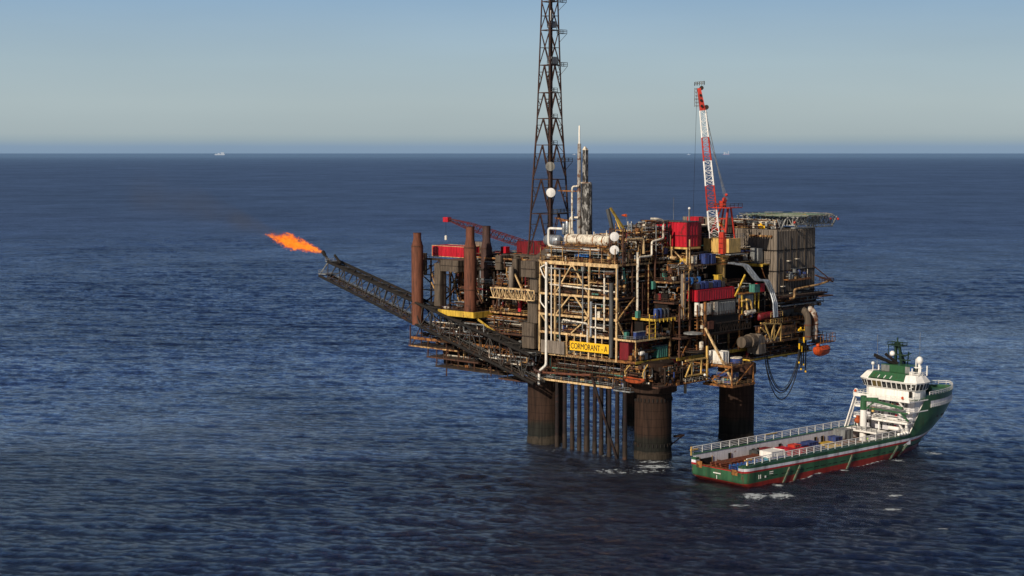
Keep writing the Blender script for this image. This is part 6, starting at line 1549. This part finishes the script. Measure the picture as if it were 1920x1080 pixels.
M['smoke'] = smoke_mat()
P0 = RIG.M @ Vector((-13, 175, 66.0)); P1 = Vector(((255 - 960) / 3000 * 660, 660, 98 - 62 / 3000 * 660))
d = (P1 - P0); Lp = d.length
g = MB().lathe((0, 0, 0), (1, 0, 0), [(0, 2.4), (Lp * .5, 2.4 + Lp * .08), (Lp, 2.4 + Lp * .158)], 20)
o = mesh_obj('smoke_plume', g, 'smoke'); o.matrix_world = Matrix.Translation(P0) @ d.to_track_quat('X', 'Z').to_matrix().to_4x4()
tag(o, 'thin dark smoke trail drifting left and up from the flame over the sea', 'smoke')

# ================================================================== SEA
def sea_mat():
    m, nt, b, out = new_mat('open_sea'); N, L = nt.nodes.new, nt.links.new
    geo = N('ShaderNodeNewGeometry'); pos = geo.outputs['Position']
    def noise(sc_, det, sx=1, sy=1, rough=.6, rot=0):
        mp = N('ShaderNodeMapping'); mp.inputs['Scale'].default_value = (sx, sy, 1); mp.inputs['Rotation'].default_value = (0, 0, rot); L(pos, mp.inputs[0])
        n = N('ShaderNodeTexNoise'); n.inputs['Scale'].default_value = sc_; n.inputs['Detail'].default_value = det; n.inputs['Roughness'].default_value = rough; L(mp.outputs[0], n.inputs['Vector']); return n.outputs['Fac']
    b1 = N('ShaderNodeBump'); b1.inputs['Strength'].default_value = 1.; b1.inputs['Distance'].default_value = 1.25; L(noise(.42, 8, 1.0, .9, .74, R(-8)), b1.inputs['Height'])
    b2 = N('ShaderNodeBump'); b2.inputs['Strength'].default_value = 1.; b2.inputs['Distance'].default_value = 2.6; L(noise(.13, 5, .9, 1., .65, R(6)), b2.inputs['Height']); L(b1.outputs[0], b2.inputs['Normal'])
    b3 = N('ShaderNodeBump'); b3.inputs['Strength'].default_value = 1.; b3.inputs['Distance'].default_value = .32; L(noise(1.5, 5, 1., .8, .7, R(-14)), b3.inputs['Height']); L(b2.outputs[0], b3.inputs['Normal'])
    b2 = b3
    # patches of colour: gust fields
    gu = noise(.006, 3, .6, 1.6)
    mr = N('ShaderNodeMapRange'); mr.inputs[1].default_value = .35; mr.inputs[2].default_value = .7; L(gu, mr.inputs[0])
    mx = N('ShaderNodeMix'); mx.data_type = 'RGBA'; L(mr.outputs[0], mx.inputs[0]); mx.inputs[6].default_value = (.0040, .0050, .0080, 1); mx.inputs[7].default_value = (.0065, .0085, .0125, 1)
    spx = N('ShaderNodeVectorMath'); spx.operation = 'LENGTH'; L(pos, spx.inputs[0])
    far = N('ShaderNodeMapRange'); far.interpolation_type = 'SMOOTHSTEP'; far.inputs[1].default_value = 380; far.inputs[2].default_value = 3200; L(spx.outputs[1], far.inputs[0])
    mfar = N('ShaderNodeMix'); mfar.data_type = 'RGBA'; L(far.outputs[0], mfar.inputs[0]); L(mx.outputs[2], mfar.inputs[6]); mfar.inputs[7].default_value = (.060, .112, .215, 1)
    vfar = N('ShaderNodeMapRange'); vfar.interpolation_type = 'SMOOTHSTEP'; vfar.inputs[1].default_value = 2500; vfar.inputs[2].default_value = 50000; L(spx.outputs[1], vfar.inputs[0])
    mv = N('ShaderNodeMix'); mv.data_type = 'RGBA'; L(vfar.outputs[0], mv.inputs[0]); L(mfar.outputs[2], mv.inputs[6]); mv.inputs[7].default_value = (.27, .48, .72, 1)  # both distance mixes lighten the water: haze put into its colour
    # foam: sparse crests plus churned water beside the leg and the ship's stern
    def spot(x, y, rx, ry, rot):
        mp = N('ShaderNodeMapping'); mp.vector_type = 'TEXTURE'; mp.inputs['Location'].default_value = (x, y, 0); mp.inputs['Rotation'].default_value = (0, 0, R(rot)); mp.inputs['Scale'].default_value = (rx, ry, 1e4)
        L(pos, mp.inputs[0]); g_ = N('ShaderNodeVectorMath'); g_.operation = 'LENGTH'; L(mp.outputs[0], g_.inputs[0])
        r_ = N('ShaderNodeMapRange'); r_.inputs[1].default_value = 1.; r_.inputs[2].default_value = .2; r_.inputs[3].default_value = 0; r_.inputs[4].default_value = 1; L(g_.outputs[1], r_.inputs[0]); return r_.outputs[0]
    def mth(op, a, b_):
        q = N('ShaderNodeMath'); q.operation = op
        for i, x in enumerate((a, b_)):
            if isinstance(x, (int, float)): q.inputs[i].default_value = x
            else: L(x, q.inputs[i])
        return q.outputs[0]
    m0 = None
    for s in FOAM:
        q = spot(*s[:5]); q = mth('MULTIPLY', q, s[5]); m0 = q if m0 is None else mth('MAXIMUM', m0, q)
    fn = noise(.7, 7, .8, .9, .72, R(-12))
    f1 = mth('MULTIPLY', m0, .36); f1 = mth('ADD', f1, fn)
    r1 = N('ShaderNodeMapRange'); r1.inputs[1].default_value = .74; r1.inputs[2].default_value = .86; L(f1, r1.inputs[0])
    sparse = noise(.030, 2, 1, 1); sp2 = mth('MULTIPLY', mth('GREATER_THAN', sparse, .72), mth('GREATER_THAN', fn, .60))
    foam = mth('MAXIMUM', r1.outputs[0], mth('MULTIPLY', sp2, .5))
    mf = N('ShaderNodeMix'); mf.data_type = 'RGBA'; L(foam, mf.inputs[0]); L(mv.outputs[2], mf.inputs[6]); mf.inputs[7].default_value = (.5, .55, .58, 1)
    rf = N('ShaderNodeMapRange'); rf.inputs[3].default_value = .11; rf.inputs[4].default_value = .40; L(far.outputs[0], rf.inputs[0])
    # facet light and wind patches put into the gloss tint, keeping distant water's grain
    def mul(a, b_): return mth('MULTIPLY', a, b_)
    wsum = None
    for sc_, det, am in ((.34, 3, 1.5), (.10, 3, .7), (.026, 3, .8), (.006, 4, .8), (.0015, 5, .8)):
        q = mul(mth('SUBTRACT', noise(sc_, det, 1., .85, .7, R(sc_ * 100)), .5), am); wsum = q if wsum is None else mth('ADD', wsum, q)
    nearf = N('ShaderNodeMapRange'); nearf.inputs[1].default_value = 380; nearf.inputs[2].default_value = 720; nearf.inputs[3].default_value = .45; nearf.inputs[4].default_value = 1.; L(spx.outputs[1], nearf.inputs[0]); wsum = mul(wsum, nearf.outputs[0])
    # light and dark banding put into the reflection: dim close by, brighter farther out
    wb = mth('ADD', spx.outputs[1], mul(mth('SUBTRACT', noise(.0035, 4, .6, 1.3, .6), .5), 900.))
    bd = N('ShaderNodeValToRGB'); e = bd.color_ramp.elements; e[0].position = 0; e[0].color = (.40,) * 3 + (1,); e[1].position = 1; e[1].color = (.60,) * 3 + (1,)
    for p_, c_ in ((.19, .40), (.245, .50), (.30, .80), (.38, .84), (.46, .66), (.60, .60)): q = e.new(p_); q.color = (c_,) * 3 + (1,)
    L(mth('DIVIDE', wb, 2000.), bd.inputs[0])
    gain = mul(mth('MAXIMUM', mth('ADD', wsum, 1.), .12), mul(bd.outputs[0], 1.62))
    df = N('ShaderNodeBsdfDiffuse'); L(mf.outputs[2], df.inputs[0]); L(b2.outputs[0], df.inputs['Normal'])
    gl = N('ShaderNodeBsdfAnisotropic'); L(rf.outputs[0], gl.inputs['Roughness']); L(b2.outputs[0], gl.inputs['Normal'])
    tint = N('ShaderNodeMix'); tint.data_type = 'RGBA'; L(far.outputs[0], tint.inputs[0]); tint.inputs[6].default_value = (.80, .84, .94, 1); tint.inputs[7].default_value = (.34, .46, .62, 1)
    tv = N('ShaderNodeVectorMath'); tv.operation = 'SCALE'; L(tint.outputs[2], tv.inputs[0]); L(gain, tv.inputs['Scale']); L(tv.outputs[0], gl.inputs['Color'])
    fr = N('ShaderNodeFresnel'); fr.inputs[0].default_value = 1.333; L(b2.outputs[0], fr.inputs['Normal'])
    ff = mul(mth('MINIMUM', mul(fr.outputs[0], .86), .7), mth('SUBTRACT', 1., foam))
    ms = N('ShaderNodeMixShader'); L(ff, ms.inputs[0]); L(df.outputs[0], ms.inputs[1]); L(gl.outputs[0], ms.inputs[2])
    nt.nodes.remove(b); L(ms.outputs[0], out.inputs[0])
    return m
def W_(u, v): 
    dep = (v - 287); Y = 98 * 3000 / dep; return ((u - 960) / 3000 * Y, Y)
FOAM = []
for u, v, rx, ry, rot, k in ((1232, 880, 8, 4, 5, 1.0), (1215, 890, 9, 3, 10, .8), (1150, 890, 10, 4, -5, .75), (1085, 893, 5, 2, 0, .7), (1420, 936, 5, 3, 5, 1.1), (1470, 935, 5, 3, 0, 1.1), (1466, 918, 2, 2, 0, 1.1), (1390, 955, 4, 2, 0, .9), (1690, 937, 2.5, 1.6, 0, 1.2), (1683, 964, 3, 1, 0, 1.1),
        (1745, 842, 6, 3, -30, .9), (1760, 855, 6, 2, -30, .8), (1690, 868, 4, 2, 40, .8), (1484, 905, 3, 1.2, 40, 1.1), (1340, 855, 6, 4, 0, .7), (1230, 871, 7.5, 1.8, 0, .8), (1383, 840, 7, 3, 0, .8), (1530, 897, 12, 1.2, 41, .85), (1640, 874, 14, 1.2, 41, .85), (1590, 888, 2, 1, 40, 1.0), (1780, 1000, 2, 1, 0, 1.0), (1150, 858, 5, 2, 0, .7)):
    x, y = W_(u, v); FOAM.append((x, y, rx * 1.5, ry * 2.2, rot, k))
# real wave surface: polar grid, fine between 230 m and 3 km, flat beyond
th_ = np.concatenate([np.linspace(-180, -32, 60)[:-1], np.linspace(-32, -20.5, 60)[:-1], np.linspace(-20.5, 20.5, 760), np.linspace(20.5, 32, 60)[1:], np.linspace(32, 180, 60)[1:-1]])
rr_ = [3., 40, 90, 140, 180, 215]
r = 235.
while r < 4200:
    rr_.append(r); r += max(1.05, r * r / 520000.) if r < 1500 else r * .0038
while r < 420000: rr_.append(r); r *= 1.35
rr_ = np.array(rr_ + [420000.])
TH, RR = np.meshgrid(np.radians(th_), rr_, indexing='xy')
X, Y = RR * np.sin(TH), RR * np.cos(TH); Z = np.zeros_like(X); DX = np.zeros_like(X); DY = np.zeros_like(X)
rs_ = np.random.RandomState(4)
lam = np.exp(np.linspace(math.log(2.8), math.log(48), 72))
for k, l in enumerate(lam):
    dirn = R(262) + rs_.normal(0, .36) if k % 4 else R(232) + rs_.normal(0, .5)
    kk = 2 * math.pi / l; kx, ky = kk * math.cos(dirn), kk * math.sin(dirn)
    amp = .0105 * l ** .6 if l < 9 else .0105 * 9 ** .6 * (9 / l) ** .35 * (1.55 if l > 12 else 1.)
    fade = np.clip((l * 1500. - RR * 2.2) / (l * 1000.), 0, 1) if l < 12 else np.clip((4000. - RR) / 2200., 0, 1)
    ph = kx * X + ky * Y + rs_.uniform(0, 6.28)
    Z += fade * amp * np.cos(ph); DX -= fade * amp * .7 * math.cos(dirn) * np.sin(ph); DY -= fade * amp * .7 * math.sin(dirn) * np.sin(ph)
edge = np.clip((RR - 200) / 60, 0, 1)
gust = .72 + .4 * np.sin(X / 97. + 1.3 * np.sin(Y / 160.)) * np.sin(Y / 210. + .8 * np.sin(X / 130.))
X2, Y2, Z2 = X + DX * edge * gust, Y + DY * edge * gust, Z * edge * gust
co = np.stack([X2, Y2, Z2], -1).reshape(-1, 3).astype(np.float32)
nr, nt_ = X.shape; idx = np.arange(nr * nt_).reshape(nr, nt_)
a = idx[:-1]; nx = np.roll(idx, -1, axis=1)
q = np.stack([idx[:-1], nx[:-1], nx[1:], idx[1:]], -1).reshape(-1, 4)[:, ::-1]
me = bpy.data.meshes.new('sea'); me.vertices.add(len(co)); me.vertices.foreach_set('co', co.ravel())
me.loops.add(q.size); me.loops.foreach_set('vertex_index', q.ravel().astype(np.int32)); me.polygons.add(len(q))
me.polygons.foreach_set('loop_start', np.arange(0, q.size, 4, dtype=np.int32)); me.polygons.foreach_set('loop_total', np.full(len(q), 4, np.int32))
me.polygons.foreach_set('use_smooth', np.ones(len(q), bool)); me.update(calc_edges=True); me.validate()
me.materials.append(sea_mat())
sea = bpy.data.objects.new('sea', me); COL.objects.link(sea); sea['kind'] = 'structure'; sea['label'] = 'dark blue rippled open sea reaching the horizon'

# ================================================================== SKY, SUN, CAMERA
SUN_EL = R(31); AZ = math.atan2(-.60, -.78)      # direction towards the sun (x east, y north)
w = bpy.data.worlds.new('World'); sc.world = w; w.use_nodes = True; nt = w.node_tree; nt.nodes.clear(); N, L = nt.nodes.new, nt.links.new
out = N('ShaderNodeOutputWorld'); bg = N('ShaderNodeBackground'); bg.inputs[1].default_value = .1; L(bg.outputs[0], out.inputs[0])
sky = N('ShaderNodeTexSky'); sky.sky_type = 'NISHITA'; sky.sun_disc = False; sky.sun_elevation = SUN_EL; sky.sun_rotation = AZ; sky.altitude = 50
tc = N('ShaderNodeTexCoord'); sp = N('ShaderNodeSeparateXYZ'); L(tc.outputs['Generated'], sp.inputs[0])
rp = N('ShaderNodeValToRGB'); e = rp.color_ramp.elements
def s2l(c): return tuple(((x / 255) / 12.92 if x <= 10 else ((x / 255 + .055) / 1.055) ** 2.4) for x in c)
stops = [(0, (128, 153, 179)), (.0052, (131, 155, 179)), (.0068, (146, 165, 176)), (.012, (162, 177, 182)), (.03, (168, 184, 189)), (.055, (162, 183, 194)), (.078, (150, 176, 196)), (.098, (136, 168, 197)), (.15, (90, 124, 166)), (.27, (56, 82, 126)), (.5, (30, 46, 84)), (1, (14, 24, 54))]
e[0].position = 0; e[1].position = 1
for i, (p, c) in enumerate(stops):
    q = e[0] if i == 0 else (e[-1] if i == len(stops) - 1 else e.new(p)); l = s2l(c); q.color = (l[0], l[1], l[2], 1)
nz = N('ShaderNodeTexNoise'); nz.inputs['Scale'].default_value = 22.; nz.inputs['Detail'].default_value = 5; L(tc.outputs['Generated'], nz.inputs['Vector'])
nm = N('ShaderNodeMath'); nm.operation = 'MULTIPLY_ADD'; L(nz.outputs['Fac'], nm.inputs[0]); nm.inputs[1].default_value = .0016; L(sp.outputs[2], nm.inputs[2])
ns = N('ShaderNodeMath'); ns.operation = 'SUBTRACT'; L(nm.outputs[0], ns.inputs[0]); ns.inputs[1].default_value = .0008; L(ns.outputs[0], rp.inputs[0])
sc10 = N('ShaderNodeVectorMath'); sc10.operation = 'SCALE'; sc10.inputs['Scale'].default_value = 10.; L(rp.outputs[0], sc10.inputs[0])
mx = N('ShaderNodeMix'); mx.data_type = 'RGBA'; mx.inputs[0].default_value = .93; L(sky.outputs[0], mx.inputs[6]); L(sc10.outputs[0], mx.inputs[7]); mz = N('ShaderNodeMapping'); mz.inputs['Scale'].default_value = (1.5, 1.5, 9); L(tc.outputs['Generated'], mz.inputs[0])
cz = N('ShaderNodeTexNoise'); cz.inputs['Scale'].default_value = 2.2; cz.inputs['Detail'].default_value = 4; L(mz.outputs[0], cz.inputs['Vector'])
cm = N('ShaderNodeMapRange'); cm.inputs[1].default_value = .3; cm.inputs[2].default_value = .7; cm.inputs[3].default_value = .965; cm.inputs[4].default_value = 1.035; L(cz.outputs['Fac'], cm.inputs[0])
sv = N('ShaderNodeVectorMath'); sv.operation = 'SCALE'; L(mx.outputs[2], sv.inputs[0]); L(cm.outputs[0], sv.inputs['Scale']); L(sv.outputs[0], bg.inputs[0])

sd = bpy.data.lights.new('sun', 'SUN'); sd.energy = 4.7; sd.angle = R(.53); sd.color = (1., .88, .72)
so = bpy.data.objects.new('sun', sd); COL.objects.link(so)
dv = Vector((-.60 * math.cos(SUN_EL) / .984, -.78 * math.cos(SUN_EL) / .984, math.sin(SUN_EL)))
so.rotation_euler = dv.to_track_quat('Z', 'Y').to_euler(); so.location = (0, 0, 300)

cam = bpy.data.cameras.new('camera'); cam.sensor_width = 36; cam.lens = 56.25; cam.clip_start = 1; cam.clip_end = 600000
co_ = bpy.data.objects.new('camera', cam); COL.objects.link(co_); co_.location = (0, 0, 98); co_.rotation_euler = (R(90) - math.atan(253 / 3000), 0, 0)
sc.camera = co_
sc.view_settings.view_transform = 'Standard'; sc.view_settings.look = 'None'; sc.view_settings.exposure = 0
sc.render.engine = 'CYCLES'
sc.cycles.max_bounces = 6; sc.cycles.transparent_max_bounces = 24; sc.cycles.volume_step_rate = 1; sc.cycles.volume_max_steps = 200
